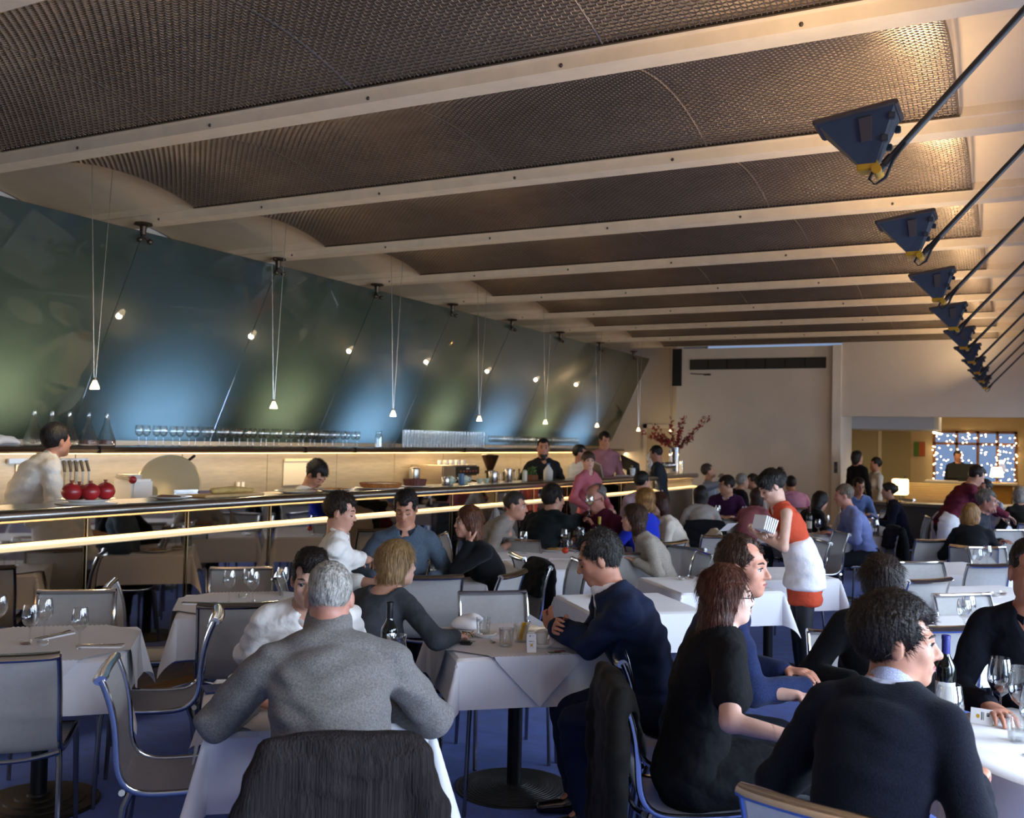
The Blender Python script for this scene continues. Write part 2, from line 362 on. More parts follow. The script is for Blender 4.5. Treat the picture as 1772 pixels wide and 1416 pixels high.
# ------------------------------------------------------------------ leaning green glass wall
def green_glass():
    m = mat('green_glass', '#3a483d', .32, .1, spec=.7, noise=.12, nscale=1.2)
    nt = m.node_tree; b = nt.nodes['Principled BSDF']; b.inputs['Coat Weight'].default_value = .3; b.inputs['Coat Roughness'].default_value = .012; b.inputs['Coat IOR'].default_value = 1.75
    tr = nt.nodes.new('ShaderNodeBsdfTranslucent'); tr.inputs[0].default_value = (.50, .60, .58, 1)
    mx = nt.nodes.new('ShaderNodeMixShader'); mx.inputs[0].default_value = .5
    gl = nt.nodes.new('ShaderNodeBsdfGlossy'); gl.inputs['Roughness'].default_value = .018; fr = nt.nodes.new('ShaderNodeFresnel'); fr.inputs[0].default_value = 1.95; m3 = nt.nodes.new('ShaderNodeMixShader')
    nt.links.new(b.outputs[0], mx.inputs[1]); nt.links.new(tr.outputs[0], mx.inputs[2]); nt.links.new(fr.outputs[0], m3.inputs[0]); nt.links.new(mx.outputs[0], m3.inputs[1]); nt.links.new(gl.outputs[0], m3.inputs[2]); nt.links.new(m3.outputs[0], nt.nodes['Material Output'].inputs[0])
    return m
M_green = green_glass()
gw = thing('glass_wall', 'leaning sea green glass wall of tall panels above the bar shelf', 'glass wall', (0, 0, 0))
GS = [-.95+1.75*k-.0 for k in range(0, 12)]; GS = [y for y in GS if y < 18.9]+[19.25]
for a, c in zip(GS[:-1], GS[1:]):
    b = MB(); th = .018; nx, nz = th*.9, th*.4
    b.add([(GX0, a+.006, GZ0), (GX1, a+.006, GZ1), (GX1, c-.006, GZ1), (GX0, c-.006, GZ0), (GX0-nx, a+.006, GZ0+nz), (GX1-nx, a+.006, GZ1+nz), (GX1-nx, c-.006, GZ1+nz), (GX0-nx, c-.006, GZ0+nz)],
          [(0, 3, 2, 1), (4, 5, 6, 7), (0, 1, 5, 4), (3, 7, 6, 2), (1, 2, 6, 5), (0, 4, 7, 3)])
    p = b.build('glass_panel', M_green, gw, False)
    if 4 < c < 19:
        br = MB(); X, Z = GX1+.02, GZ1-.02
        br.lathe([(.001, .08), (.075, .08), (.08, .065), (.03, .05), (.025, -.02), (.001, -.02)], 14, (X-.02, c, Z+.015))
        for s in (-1, 1):
            br.tube([(X-.03, c, Z), (X, c+s*.05, Z-.05)], .013, 8); br.sphere((X+.005, c+s*.055, Z-.06), .026, 10, 6)
        br.build('bracket', M_darksteel, gw)
w = MB(); w.tube([(GX1-.16, -.9, GZ1-.22), (GX1-.16, 19.2, GZ1-.22)], .006, 5); w.build('cable', M_dark, gw)
w = MB(); w.tube([(GX1-.145, -.9, GZ1-.245), (GX1-.145, 19.2, GZ1-.245)], .005, 5); w.build('cable', M_dark, gw)
b = MB(); b.box(-7.98, -7.76, 1, 19.2, .0, 1.58); struct('wall_kitchen', b, M_wall)
# ------------------------------------------------------------------ small pendant lamps over the counter
M_bulb = mat('bulb', '#fff0d0', .4, emit='#ffdca0', estr=26)
M_frost = mat('frost_glass', '#fff6e6', .3, emit='#ffe2b0', estr=3.2)
PEND = [(5.14, 2.10), (7.15, 2.03), (9.13, 2.02), (11.1, 2.02), (13.1, 2.03), (15.1, 2.03), (17.1, 2.0), (19.0, 2.03)]
p0 = None
for i, (y, z) in enumerate(PEND):
    lab = ['pendant lamp nearest the left edge, hanging before the green glass', 'second small pendant lamp from the left edge', 'third small pendant lamp from the left edge', 'fourth small pendant lamp from the left edge', 'fifth small pendant lamp along the bar', 'sixth small pendant lamp along the bar', 'seventh small pendant lamp, at the end of the green glass', 'last small pendant lamp, hanging in front of the red branches'][i]
    p = thing('pendant_lamp', lab, 'pendant lamp', (-6.2, y, z), 0, 'small pendant lamps over the bar')
    if p0 is None:
        p0 = (MB().lathe([(.036, 0), (.032, .02), (.017, .055), (.012, .07)], 16).mesh('shade', M_frost), MB().sphere((0, 0, .018), .02, 10, 6).mesh('bulb', M_bulb),
              MB().lathe([(.001, .085), (.012, .085), (.014, .065), (.001, .065)], 10).mesh('cap', M_steel))
    for nm, me in zip(('shade', 'bulb', 'cap'), p0): ob(nm, me, p)
    for s in (-1, 1):
        yt = y+s*.075; tt = ((yt-BEAM0)/PITCH) % 1; zt = vault_z(tt) if yt < 18.4 else 4.0
        MB().tube([(0, s*.008, .08), (s*.03, s*.075, zt-z+.005)], .0028, 5).build('wire', M_steel, p)
    l = bpy.data.lights.new('pendant_bulb', 'POINT'); l.energy = 8.0; l.color = (1, .78, .5); l.shadow_soft_size = .03
    o = bpy.data.objects.new('pendant_bulb', l); COL.objects.link(o); o.location = (-6.2, y, z-.04)

# ------------------------------------------------------------------ floodlights on arms
M_house = mat('lamp_housing', '#30353b', .45, .12, noise=.06, nscale=10)
M_brown = mat('lamp_rim', '#4a3c33', .5, .3)
M_yellow = mat('yellow_bracket', '#b98a1e', .45, .3)
M_lens = mat('lens', '#fff2d8', .2, emit='#ffdfae', estr=14)
M_arm = mat('arm_steel', '#35312e', .45, .25)
LX = -.46
def floodlight(y, lab):
    t = thing('floodlight', lab, 'floodlight', (LX, y, 2.775), 0, 'floodlights on slanting arms')
    cxx = -.062; top = .195; hx, hy = .135, .10
    b = MB(); A = [(-.028+dx, dy, .02) for dx, dy in ((-.026, -.035), (.03, -.035), (.03, .035), (-.026, .035))]
    ti = .02
    T = [(cxx-hx, -hy, top-ti), (cxx+hx, -hy, top+ti), (cxx+hx, hy, top+ti), (cxx-hx, hy, top-ti)]
    b.add(A+T, [(3, 2, 1, 0), (0, 1, 5, 4), (1, 2, 6, 5), (2, 3, 7, 6), (3, 0, 4, 7)])
    h = b.build('housing', M_house, t, False)
    b = MB()
    for (p, q) in ((0, 1), (1, 2), (2, 3), (3, 0)):
        P, Q = np.array(T[p]), np.array(T[q]); b.tube([P, Q], .011, 6)
    b.build('rim', M_brown, t, False)
    b = MB(); b.add([np.array(p)+np.array([0, 0, -.004]) for p in T], [(0, 1, 2, 3)]); b.build('lens', M_lens, t, False)
    for s in (-1, 1):     # covers on the two long faces
        P = lambda u, v: np.array(A[0 if s < 0 else 3])*(1-v)*(1-u)+np.array(A[1 if s < 0 else 2])*(1-v)*u+np.array(T[0 if s < 0 else 3])*v*(1-u)+np.array(T[1 if s < 0 else 2])*v*u
        n = np.array([0, s*.012, -.004]); q = [P(.50, .42), P(.74, .42), P(.72, .86), P(.54, .86)]
        b = MB(); b.add(q+[x+n for x in q], [(4, 5, 6, 7), (0, 1, 5, 4), (1, 2, 6, 5), (2, 3, 7, 6), (3, 0, 4, 7)]); b.build('cover_plate', M_brown, t, False)
    for k in range(2):
        z = .1+.07*k; x = -.028+.03+(cxx+hx+.028-.03)*(z-.02)/.19
        for s in (-1, 1): MB().bbox(x-.006, x+.016, s*(.035+.06*(z-.02)/.18)-.012, s*(.035+.06*(z-.02)/.18)+.012, z-.012, z+.012, .003).build('clip', M_house, t)
    MB().bbox(-.062, .008, -.036, .036, .0, .04, .004).build('bracket', M_yellow, t, False)
    MB().tube([(.006, -.042, 0), (.006, .042, 0)], .017, 12).build('hinge_pin', M_yellow, t)
    MB().tube([(.0, -.02, .01), (-.02, -.02, -.03), (.0, -.02, -.052), (.035, -.02, -.03), (.06, -.02, .03), (.10, -.01, .09)], .006, 6).build('cable_loop', M_dark, t)
    MB().tube([(.01, 0, .0), (.05, 0, .045), (1.0, 0, 1.08)], .0135, 10).build('arm', M_arm, t)
    MB().tube([(.03, 0, .022), (.055, 0, .05)], .018, 10).build('collar', M_arm, t)
    return t
lo_ = ['nearest', 'second', 'third', 'fourth', 'fifth', 'sixth', 'seventh', 'eighth', 'farthest']
for i in range(-1, 9):
    y = 3.71+1.735*i
    if i >= 0: floodlight(y, '%s floodlight of the row on slanting arms at upper right' % lo_[i])
    area('floodlight_beam', (LX-.066, y, 2.985), (PI, math.radians(-34), 0), .24, .17, 18, (1, .72, .42), math.radians(165))
# ------------------------------------------------------------------ dining chairs, tables, tablecloths
ROT = math.radians(42)
TA_ = np.array([math.cos(ROT), math.sin(ROT)]); TB_ = np.array([-math.sin(ROT), math.cos(ROT)])     # table axes: across / away
def sling_mat():
    m = mat('mesh_fabric', '#b3b0ab', .55, .0, noise=.05, nscale=40, bump=.35, bscale=500)
    nt = m.node_tree; b = nt.nodes['Principled BSDF']
    tr = nt.nodes.new('ShaderNodeBsdfTransparent'); mx = nt.nodes.new('ShaderNodeMixShader'); mx.inputs[0].default_value = .13
    tl = nt.nodes.new('ShaderNodeBsdfTranslucent'); tl.inputs[0].default_value = (.42, .41, .40, 1); m2 = nt.nodes.new('ShaderNodeMixShader'); m2.inputs[0].default_value = .25
    nt.links.new(b.outputs[0], m2.inputs[1]); nt.links.new(tl.outputs[0], m2.inputs[2])
    nt.links.new(m2.outputs[0], mx.inputs[1]); nt.links.new(tr.outputs[0], mx.inputs[2]); nt.links.new(mx.outputs[0], nt.nodes['Material Output'].inputs[0])
    return m
M_sling = sling_mat(); M_alu = mat('polished_aluminium', '#b8b6b4', .13, 1., noise=.03, nscale=5)
M_leg = mat('leg_aluminium', '#8f8d8c', .22, 1.)
PROF = [(.235, .448), (.20, .456), (.10, .446), (0, .440), (-.10, .440), (-.165, .447), (-.205, .472), (-.226, .51), (-.236, .57), (-.238, .64), (-.246, .71), (-.262, .78), (-.286, .845), (-.296, .866)]
def smooth_prof(P, n=34):
    P = np.array(P); s = np.concatenate([[0], np.cumsum(np.hypot(*np.diff(P, axis=0).T))]); t = np.linspace(0, s[-1], n)
    Q = np.stack([np.interp(t, s, P[:, 0]), np.interp(t, s, P[:, 1])], 1)
    for _ in range(2): Q[1:-1] = .25*Q[:-2]+.5*Q[1:-1]+.25*Q[2:]
    return Q
def make_chair():
    t = thing('dining_chair', 'x', 'chair'); Q = smooth_prof(PROF); hw = .205
    b = MB(); nx = 6
    vs = []
    for i, (y, z) in enumerate(Q):
        for k in range(nx+1):
            u = k/nx*2-1; d = .012*(1-u*u); f = min(1, i/len(Q)*2)
            vs.append((u*(hw-.004), y-(d if z > .6 else 0)-.004, z-(d*.8 if z < .5 else 0)))
    n = nx+1; b.add(vs, [(i*n+k, i*n+k+1, (i+1)*n+k+1, (i+1)*n+k) for i in range(len(Q)-1) for k in range(nx)])
    b.build('sling', M_sling, t)
    for s in (-1, 1):
        MB().tube([(s*hw, y, z) for y, z in Q], .0105, 8, lat=(1, 0, 0), rb=.013).build('side_rail', M_alu, t)
        MB().tube([(s*(hw-.008), -.185, .45), (s*hw, -.205, .40), (s*(hw+.008), -.25, 0)], [.014, .013, .0105], 8).build('leg', M_leg, t)
        MB().tube([(s*(hw-.008), .205, .45), (s*(hw-.002), .212, .40), (s*(hw+.004), .23, 0)], [.013, .0125, .0105], 8).build('leg', M_leg, t)
    ye, ze = Q[-1]
    MB().tube([(u*(hw+.004), ye-.012*(1-u*u)-.003, ze-.004*(1-u*u)) for u in np.linspace(-1, 1, 13)], [.017]+[.0145]*11+[.017], 10, lat=(0, -.35, 1), rb=[.022]+[.030]*11+[.022]).build('top_rail', M_alu, t)
    MB().tube([(u*hw, .236, .446) for u in (-1, 1)], .011, 8).build('front_rail', M_alu, t)
    MB().tube([(u*hw, -.213-.012*(1-u*u), .452-.028*(1-u*u)) for u in np.linspace(-1, 1, 11)], [.0125, .012]+[.010]*7+[.012, .0125], 8).build('rear_casting', M_alu, t)
    return t
CH0 = make_chair(); CH_USED = [False]; CHAIRS = []
def chair(x, y, ang, label):       # ang: world heading of the sitter
    rz = ang-PI/2; CHAIRS.append((x, y))
    if not CH_USED[0]:
        CH_USED[0] = True; CH0.location = (float(x), float(y), 0); CH0.rotation_euler = (0, 0, rz); CH0['label'] = label; CH0['group'] = 'grey mesh dining chairs'; return CH0
    return dup(CH0, (x, y, 0), rz, label, 'grey mesh dining chairs')
AA = ROT                    # headings along the table axes
RIGHT, AWAY, LEFT, NEAR = ROT, ROT+PI/2, ROT+PI, ROT-PI/2
def chair_px(u, v, ang, label, z=.868):       # chair whose top rail centre is seen at (u, v)
    p = G(u, v, z); return chair(p[0]+.29*math.cos(ang), p[1]+.29*math.sin(ang), ang, label)

M_cloth = mat('tablecloth', '#e6e3e4', .8, noise=.03, nscale=4, bump=.10, bscale=9, sheen=.15)
M_over = mat('over_cloth', '#d3d0d2', .75, bump=.05, bscale=60)
def drape(x, y, h, hy, lift, seed, flare=.10):
    sx, sy = math.copysign(1, x), math.copysign(1, y); dx, dy = max(abs(x)-h, 0), max(abs(y)-hy, 0); r = math.hypot(dx, dy)
    if r == 0: return (x, y, lift)
    phi = math.atan2(dy, dx); c2 = math.sin(2*phi); e = .014
    # rounded edge, then hanging
    rip = .010*math.sin(9*x*sy+seed)*(r/.25)+.012*math.sin(7*y*sx+2*seed)*(r/.25)
    g = r*(flare*(.5+.25*math.sin(seed+3*(x+y)))+.30*c2)+min(r, e)*.7+rip*(1-c2)+lift
    z = -math.sqrt(max(r*r-(g*.8)**2, 0)) if r > e else -r*.5
    return (sx*(min(abs(x), h)+g*math.cos(phi)), sy*(min(abs(y), hy)+g*math.sin(phi)), z+lift)
def cloth_mesh(h, hy, o, seed, n=52):
    H, HY = h+o, hy+o
    def grid(a, A): 
        q = np.concatenate([np.linspace(-A, -a, 14)[:-1], np.linspace(-a, a, n-26), np.linspace(a, A, 14)[1:]]); return q
    gx, gy = grid(h, H), grid(hy, HY); N = len(gx)
    vs = [drape(x, y, h, hy, .006, seed) for y in gy for x in gx]
    vs = [(p[0], p[1], p[2]+(.0015*math.sin(11*p[0]+seed)*math.cos(8*p[1]+2*seed))) for p in vs]
    return MB().add(vs, [(j*N+i, j*N+i+1, (j+1)*N+i+1, (j+1)*N+i) for j in range(len(gy)-1) for i in range(N-1)]).mesh('tablecloth', M_cloth)
def over_mesh(h, hy, a, seed, n=58):
    vs = []; q = np.linspace(-a, a, n); c = math.sqrt(.5)
    for v in q:
        for u in q: vs.append(drape((u-v)*c, (u+v)*c, h+.012, hy+.012, .016, seed, .16))
    return MB().add(vs, [(j*n+i, j*n+i+1, (j+1)*n+i+1, (j+1)*n+i) for j in range(n-1) for i in range(n-1)]).mesh('overlay', M_over)
CLOTHS = {}; TABLES = []; BASES = {}
M_base = mat('cast_base', '#2c2926', .42, .6, noise=.1, nscale=30)
def make_table_parts(t, h, hy, legs=False, far=False, dome=False):
    MB().bbox(-h, h, -hy, hy, .715, .75, .006).build('tabletop', mat('table_board', '#7a5a3c', .6), t, False)
    MB().tube([(0, 0, .03), (0, 0, .715)], .038, 16).build('column', M_black, t)
    if dome: prof = [(.001, .055), (.05, .055), (.055, .045), (.10, .043), (.105, .035), (.155, .033), (.16, .026), (.21, .024), (.215, .017), (.27, .015), (.28, .006), (.28, 0), (.001, 0)]
    else:
        prof = [(.001, .032), (.05, .032)]
        for k in range(14): r = .06+k*.0165; z = .030-.0016*k; prof += [(r, z+.002), (r+.008, z+.002), (r+.0095, z-.001), (r+.015, z-.0012)]
        prof += [(.30, .006), (.302, 0), (.001, 0)]
    if dome not in BASES: BASES[dome] = MB().lathe(prof, 36).mesh('base_plate', M_base)
    ob('base_plate', BASES[dome], t)
    if legs:
        for sx, sy in ((-1, -1), (1, -1), (1, 1), (-1, 1)): MB().tube([(sx*.30, sy*.30, .715), (sx*.33, sy*.33, 0)], [.012, .010], 8).build('leg', M_leg, t)
def table(x, y, label, h=.38, hy=None, o=.24, over=True, seed=0., rot=ROT, legs=False, cl=None, dome=False):
    hy = hy or h; TABLES.append((x, y, h, hy))
    t = thing('dining_table', 'pedestal table under the '+label, 'table', (x, y, 0), rot, 'pedestal dining tables'); make_table_parts(t, h, hy, legs, dome=dome)
    key = (h, hy, o, round(seed, 2)); 
    if key not in CLOTHS: CLOTHS[key] = (cloth_mesh(h, hy, o, seed), over_mesh(h, hy, .70*(h+.26), seed))
    c = ob('tablecloth', CLOTHS[key][0], None, (float(x), float(y), .75), rot); tag(c, label, 'tablecloth', 'white tablecloths')
    if over: v = ob('table_overlay', CLOTHS[key][1], None, (float(x), float(y), .75), rot); tag(v, 'diagonal square overlay on the '+' '.join(label.split()[:11]), 'tablecloth', 'diagonal overlays')
    return t
TBL = dict(centre=(-2.29, 4.55), front=(-2.43, 3.09), left=(-4.15, 3.20), leftback=(-4.14, 4.60), trio=(-3.98, 6.17), small=(-3.45, 7.42), group=(-3.74, 8.15), right=(-2.02, 7.12), suit=(-2.22, 5.98))
table(*TBL['centre'], 'white tablecloth at the centre, set with coffee cup and cards', seed=.3, legs=True)
table(*TBL['front'], 'white tablecloth in front of the man in the grey roll neck', seed=1.1, o=.27)
table(*TBL['left'], 'white tablecloth at the lower left, set with three wine glasses', seed=2.2, dome=True)
table(*TBL['leftback'], 'white tablecloth behind the man in the white shirt, by the bar', seed=3.1, over=True, dome=True)
table(*TBL['trio'], 'white tablecloth the man in the blue sweater leans over', .46, .36, seed=4.4, over=False)
table(*TBL['small'], 'white tablecloth with a lone knife behind the woman with auburn waves', .31, .31, seed=5.3, over=False)
table(*TBL['group'], 'long white tablecloth of the group with wine and plates', .58, .33, seed=6.4, over=False)
table(*TBL['right'], 'bare white tablecloth to the right of the suited man', seed=7.2, over=False)
table(*TBL['suit'], 'white tablecloth with menus behind the suited man', .36, seed=8.5, over=False)
P = G(1390, 1000, .75); T_wait = (P[0]-.28, P[1]+.05); table(*T_wait, 'white tablecloth behind the waitress in the orange dress', .40, .36, seed=10.3, over=False)
P = G(1437, 925, .75); T_blue = (P[0], P[1]); table(*T_blue, 'white tablecloth with wine bottle before the man in the blue shirt', .42, .38, seed=11.2, over=False)
P = G(1625, 988, .75); table(P[0]+.1, P[1]+.25, 'white tablecloth between the blue edged chairs at right', .40, .38, seed=12.1, over=False); TR1 = (P[0]+.1, P[1]+.25)
P = G(1700, 1035, .75); table(P[0]+.05, P[1]+.2, 'white tablecloth with upturned glasses behind the dark shirted man', .40, .38, seed=13.3, over=False); TR2 = (P[0]+.05, P[1]+.2)
P = G(1660, 1090, .75); table(P[0]+.1, P[1]+.12, 'white tablecloth seen just past the black haired diner', .36, .36, seed=14.3, over=False); TR3 = (P[0]+.1, P[1]+.12)
P = G(1690, 905, .75); table(P[0]+.35, P[1]+.2, 'white tablecloth the maroon shirted waiter serves', .5, .38, seed=15.3, over=False); TF1 = (P[0]+.35, P[1]+.2)
P = G(1262, 905, .75); TF2 = (P[0]+.1, P[1]+.2); table(*TF2, 'white tablecloth of the party by the far wall', .5, .38, seed=16.3, over=False)
P = G(1520, 890, .75); TF3 = (P[0], P[1]); table(*TF3, 'white tablecloth near the far opening', .45, .38, seed=17.3, over=False)
P = G(1735, 876, .75); TF4 = (P[0], P[1]); table(*TF4, 'white tablecloth crowded with glasses at far right', .6, .38, seed=18.3, over=False)
# round table at lower right
RT = (.36, 3.98); RR = .60
t = thing('round_table', 'round pedestal table under the cloth at lower right', 'table', (RT[0], RT[1], 0)); MB().lathe([(.001, .715), (RR-.01, .715), (RR-.004, .725), (RR-.004, .742), (RR-.01, .75), (.001, .75)], 40).build('tabletop', mat('table_board', '#7a5a3c', .6), t)
MB().tube([(0, 0, .03), (0, 0, .715)], .045, 16).build('column', M_black, t); MB().lathe([(.001, .05), (.08, .05), (.10, .035), (.33, .012), (.335, 0), (.001, 0)], 40).build('base_plate', M_base, t)
vs = []; na = 96; rr = list(np.linspace(.02, RR, 12))+list(RR+np.linspace(.01, .34, 14))
for r in rr:
    for k in range(na):
        a = 2*PI*k/na
        if r <= RR: vs.append((r*math.cos(a), r*math.sin(a), .006))
        else:
            q = r-RR; w = q/.34; g = RR+.012+q*(.10+.16*math.sin(7*a+.6)*w+.06*math.sin(13*a)*w); vs.append((g*math.cos(a), g*math.sin(a), .006-q*.97))
b = MB().add(vs, [(i*na+k, i*na+(k+1) % na, (i+1)*na+(k+1) % na, (i+1)*na+k) for i in range(len(rr)-1) for k in range(na)]); b.f.append(tuple(range(na)))
c = b.build('tablecloth', M_cloth); c.location = (RT[0], RT[1], .75); tag(c, 'round white tablecloth at lower right, set with red wine', 'tablecloth', 'white tablecloths')

# ------------------------------------------------------------------ empty chairs (those with sitters come with them)
def tside(T, d, k):          # point k metres from a table centre in direction d
    return T[0]+k*math.cos(d), T[1]+k*math.sin(d)
chair(*tside(TBL['left'], NEAR, .50), AWAY, 'grey mesh chair with its back to the camera at the left edge')
chair(*tside(TBL['left'], AWAY, .60), NEAR, 'grey mesh chair facing the camera behind the three wine glasses at left')
chair_px(194, 1012, RIGHT, 'grey mesh chair seen side on against the mirror, beside the left back table')
chair_px(372, 1062, LEFT, 'dark grey mesh chair facing left toward the lower left table')
chair_px(192, 1155, RIGHT, 'nearest empty mesh chair, side on, with a bright chrome top rail')
chair_px(412, 1046, AWAY, 'mesh chair with dark top rail left of the man in the white shirt')
chair_px(418, 984, NEAR, 'pale mesh chair behind the four wine glasses near the bar')
chair_px(748, 998, AWAY, 'mesh chair with blue top rail behind the blonde woman')
chair_px(853, 1026, NEAR, 'grey mesh chair facing the camera behind the centre table')
chair_px(886, 993, AWAY+.9, 'white backed chair turned away right of the woman in black')
chair_px(897, 962, RIGHT, 'small dark chair left of the table with the single knife')
chair_px(1003, 972, LEFT, 'blue framed chair side on in front of the suited man')
chair_px(1105, 958, NEAR, 'wide pale chair back just right of the suited man')
chair_px(1186, 948, LEFT+.5, 'dark grey chair with blue rails left of the bare table')
chair_px(1247, 928, AWAY, 'pale grey chair in front of the man in the black jacket')
chair_px(1265, 900, NEAR, 'white chair back beside the waitress papers')
chair_px(1422, 937, LEFT-.2, 'grey chair just right of the waitress apron')
chair_px(1455, 922, LEFT-.2, 'grey chair behind the chair beside the waitress')
chair_px(1538, 886, LEFT-.1, 'grey chair in the row behind the man in the blue shirt, nearest')
chair_px(1555, 872, LEFT-.1, 'grey chair in the row behind the man in the blue shirt, middle')
chair_px(1570, 864, LEFT-.1, 'grey chair in the row behind the man in the blue shirt, farthest')
chair_px(1615, 935, AWAY, 'blue edged chair in front of the waiter in maroon')
chair_px(1708, 948, NEAR, 'grey chair facing the camera behind two upturned glasses')
chair_px(1712, 978, AWAY, 'wide blue edged chair behind the dark shirted man at right')
chair_px(1594, 974, NEAR, 'white backed chair left of the wide blue edged chair')
chair_px(1608, 1004, AWAY+.2, 'blue topped chair behind the black haired diner')
chair_px(1665, 1030, NEAR, 'grey chair behind the dark shirted man at the right edge')
chair_px(1648, 1086, AWAY, 'dark blue rail chair between the two dark clothed diners')
chair_px(1730, 890, AWAY, 'blue grey chair beyond the carafe at far right')
chair_px(1745, 918, NEAR, 'pale chair behind the carafe at far right')
# ------------------------------------------------------------------ people: smooth blended solids turned into one surface
def V3(*a): return np.array(a, float)
def nrm(v): v = np.asarray(v, float); return v/max(np.linalg.norm(v), 1e-9)
def basis(fwd, up=(0, 0, 1)):       # columns: right, forward, up
    f = nrm(fwd); r = nrm(np.cross(f, up)); return np.stack([r, f, np.cross(r, f)], 1)
class Pr:      # one blended solid: a swept ellipse chain or an ellipsoid
    def __init__(s, kind, pts, a, b=None, lat=None, k=.02, sub=False, M=None, cap=None):
        s.kind = kind; s.cap = cap; s.k = k; s.sub = sub; s.p = np.atleast_2d(np.array(pts, float)); n = len(s.p)
        s.a = np.full(n, a) if np.isscalar(a) else np.array(a, float)
        s.b = s.a if b is None else (np.full(n, b) if np.isscalar(b) else np.array(b, float))
        s.lat = None if lat is None else np.array(lat, float); s.M = M
        if kind == 'e': s.r = np.array(a, float); m = s.r.max(); s.lo = s.p[0]-m; s.hi = s.p[0]+m
        else: m = max(s.a.max(), s.b.max()); s.lo = s.p.min(0)-m; s.hi = s.p.max(0)+m
    def dist(s, P, inf=0.):
        if s.kind == 'e':
            q = (P-s.p[0].astype(np.float32)) if s.M is None else (P-s.p[0].astype(np.float32))@s.M.astype(np.float32)
            r = (s.r+inf).astype(np.float32); k1 = np.sqrt(((q/r)**2).sum(-1)); k2 = np.sqrt(((q/(r*r))**2).sum(-1)); return k1*(k1-1)/np.maximum(k2, 1e-6)
        d = None
        for i in range(len(s.p)-1):
            A, B = s.p[i], s.p[i+1]; AB = B-A; L2 = max(AB@AB, 1e-8)
            q = P-A.astype(np.float32); t = np.clip((q@AB.astype(np.float32))/L2, 0, 1); v = q-t[..., None]*AB.astype(np.float32)
            a = s.a[i]+(s.a[i+1]-s.a[i])*t+inf; b = s.b[i]+(s.b[i+1]-s.b[i])*t+inf
            if s.lat is None: e = np.sqrt((v*v).sum(-1))-a
            else:
                dr = AB/math.sqrt(L2); l = nrm(s.lat-dr*(s.lat@dr)); n = np.cross(dr, l)
                vl = v@l.astype(np.float32); vn = v@n.astype(np.float32); vd = v@dr.astype(np.float32); c = np.minimum(a, b) if s.cap is None else s.cap+inf
                k1 = np.sqrt((vl/a)**2+(vn/b)**2+(vd/c)**2); k2 = np.sqrt((vl/a**2)**2+(vn/b**2)**2+(vd/c**2)**2); e = k1*(k1-1)/np.maximum(k2, 1e-6)
            d = e if d is None else np.minimum(d, e)
        return d
def field(prims, lo, hi, h, inf=0., fold=0., seed=0., cuts=(), late=()):
    ax = [np.arange(lo[i], hi[i]+h, h, dtype=np.float32) for i in range(3)]
    F = np.full([len(a) for a in ax], .09, np.float32)
    def each(pr, inf):
        m = .05+pr.k+inf; sl = []
        for i in range(3):
            i0 = max(int(np.floor((pr.lo[i]-m-lo[i])/h)), 0); i1 = min(int(np.ceil((pr.hi[i]+m-lo[i])/h))+1, len(ax[i]))
            if i1-i0 < 1: return None
            sl.append(slice(i0, i1))
        P = np.stack(np.meshgrid(*[ax[i][sl[i]] for i in range(3)], indexing='ij'), -1); return tuple(sl), pr.dist(P, inf)
    for pr in prims:
        if pr.sub: continue
        r = each(pr, inf)
        if r is None: continue
        sl, d = r; f = F[sl]; k = pr.k; hh = np.maximum(k-np.abs(f-d), 0)/k; F[sl] = np.minimum(f, d)-hh*hh*k*.25
    if fold:
        x, y, z = ax[0][:, None, None], ax[1][None, :, None], ax[2][None, None, :]
        w = np.sin(17*x+9*z+seed)+np.sin(13*y-11*z+2*seed)
        WV = (fold*(np.sin(38*z+14*x-9*y+1.6*w+seed)*.6+np.sin(27*x-31*z+17*y+1.3*w)*.4+.5*np.sin(70*z+30*y+2*w))).astype(np.float32); F += WV
    for pr in list(prims)+list(cuts):
        if not pr.sub: continue
        r = each(pr, 0.)
        if r is None: continue
        sl, d = r; f = F[sl]; k = pr.k; e = -d; hh = np.maximum(k-np.abs(f-e), 0)/k; F[sl] = np.maximum(f, e)+hh*hh*k*.25
    for pr in late:
        r = each(pr, inf)
        if r is None: continue
        sl, d = r
        if fold: d = d+WV[sl]
        f = F[sl]; k = pr.k; hh = np.maximum(k-np.abs(f-d), 0)/k; F[sl] = np.minimum(f, d)-hh*hh*k*.25
    return F, ax
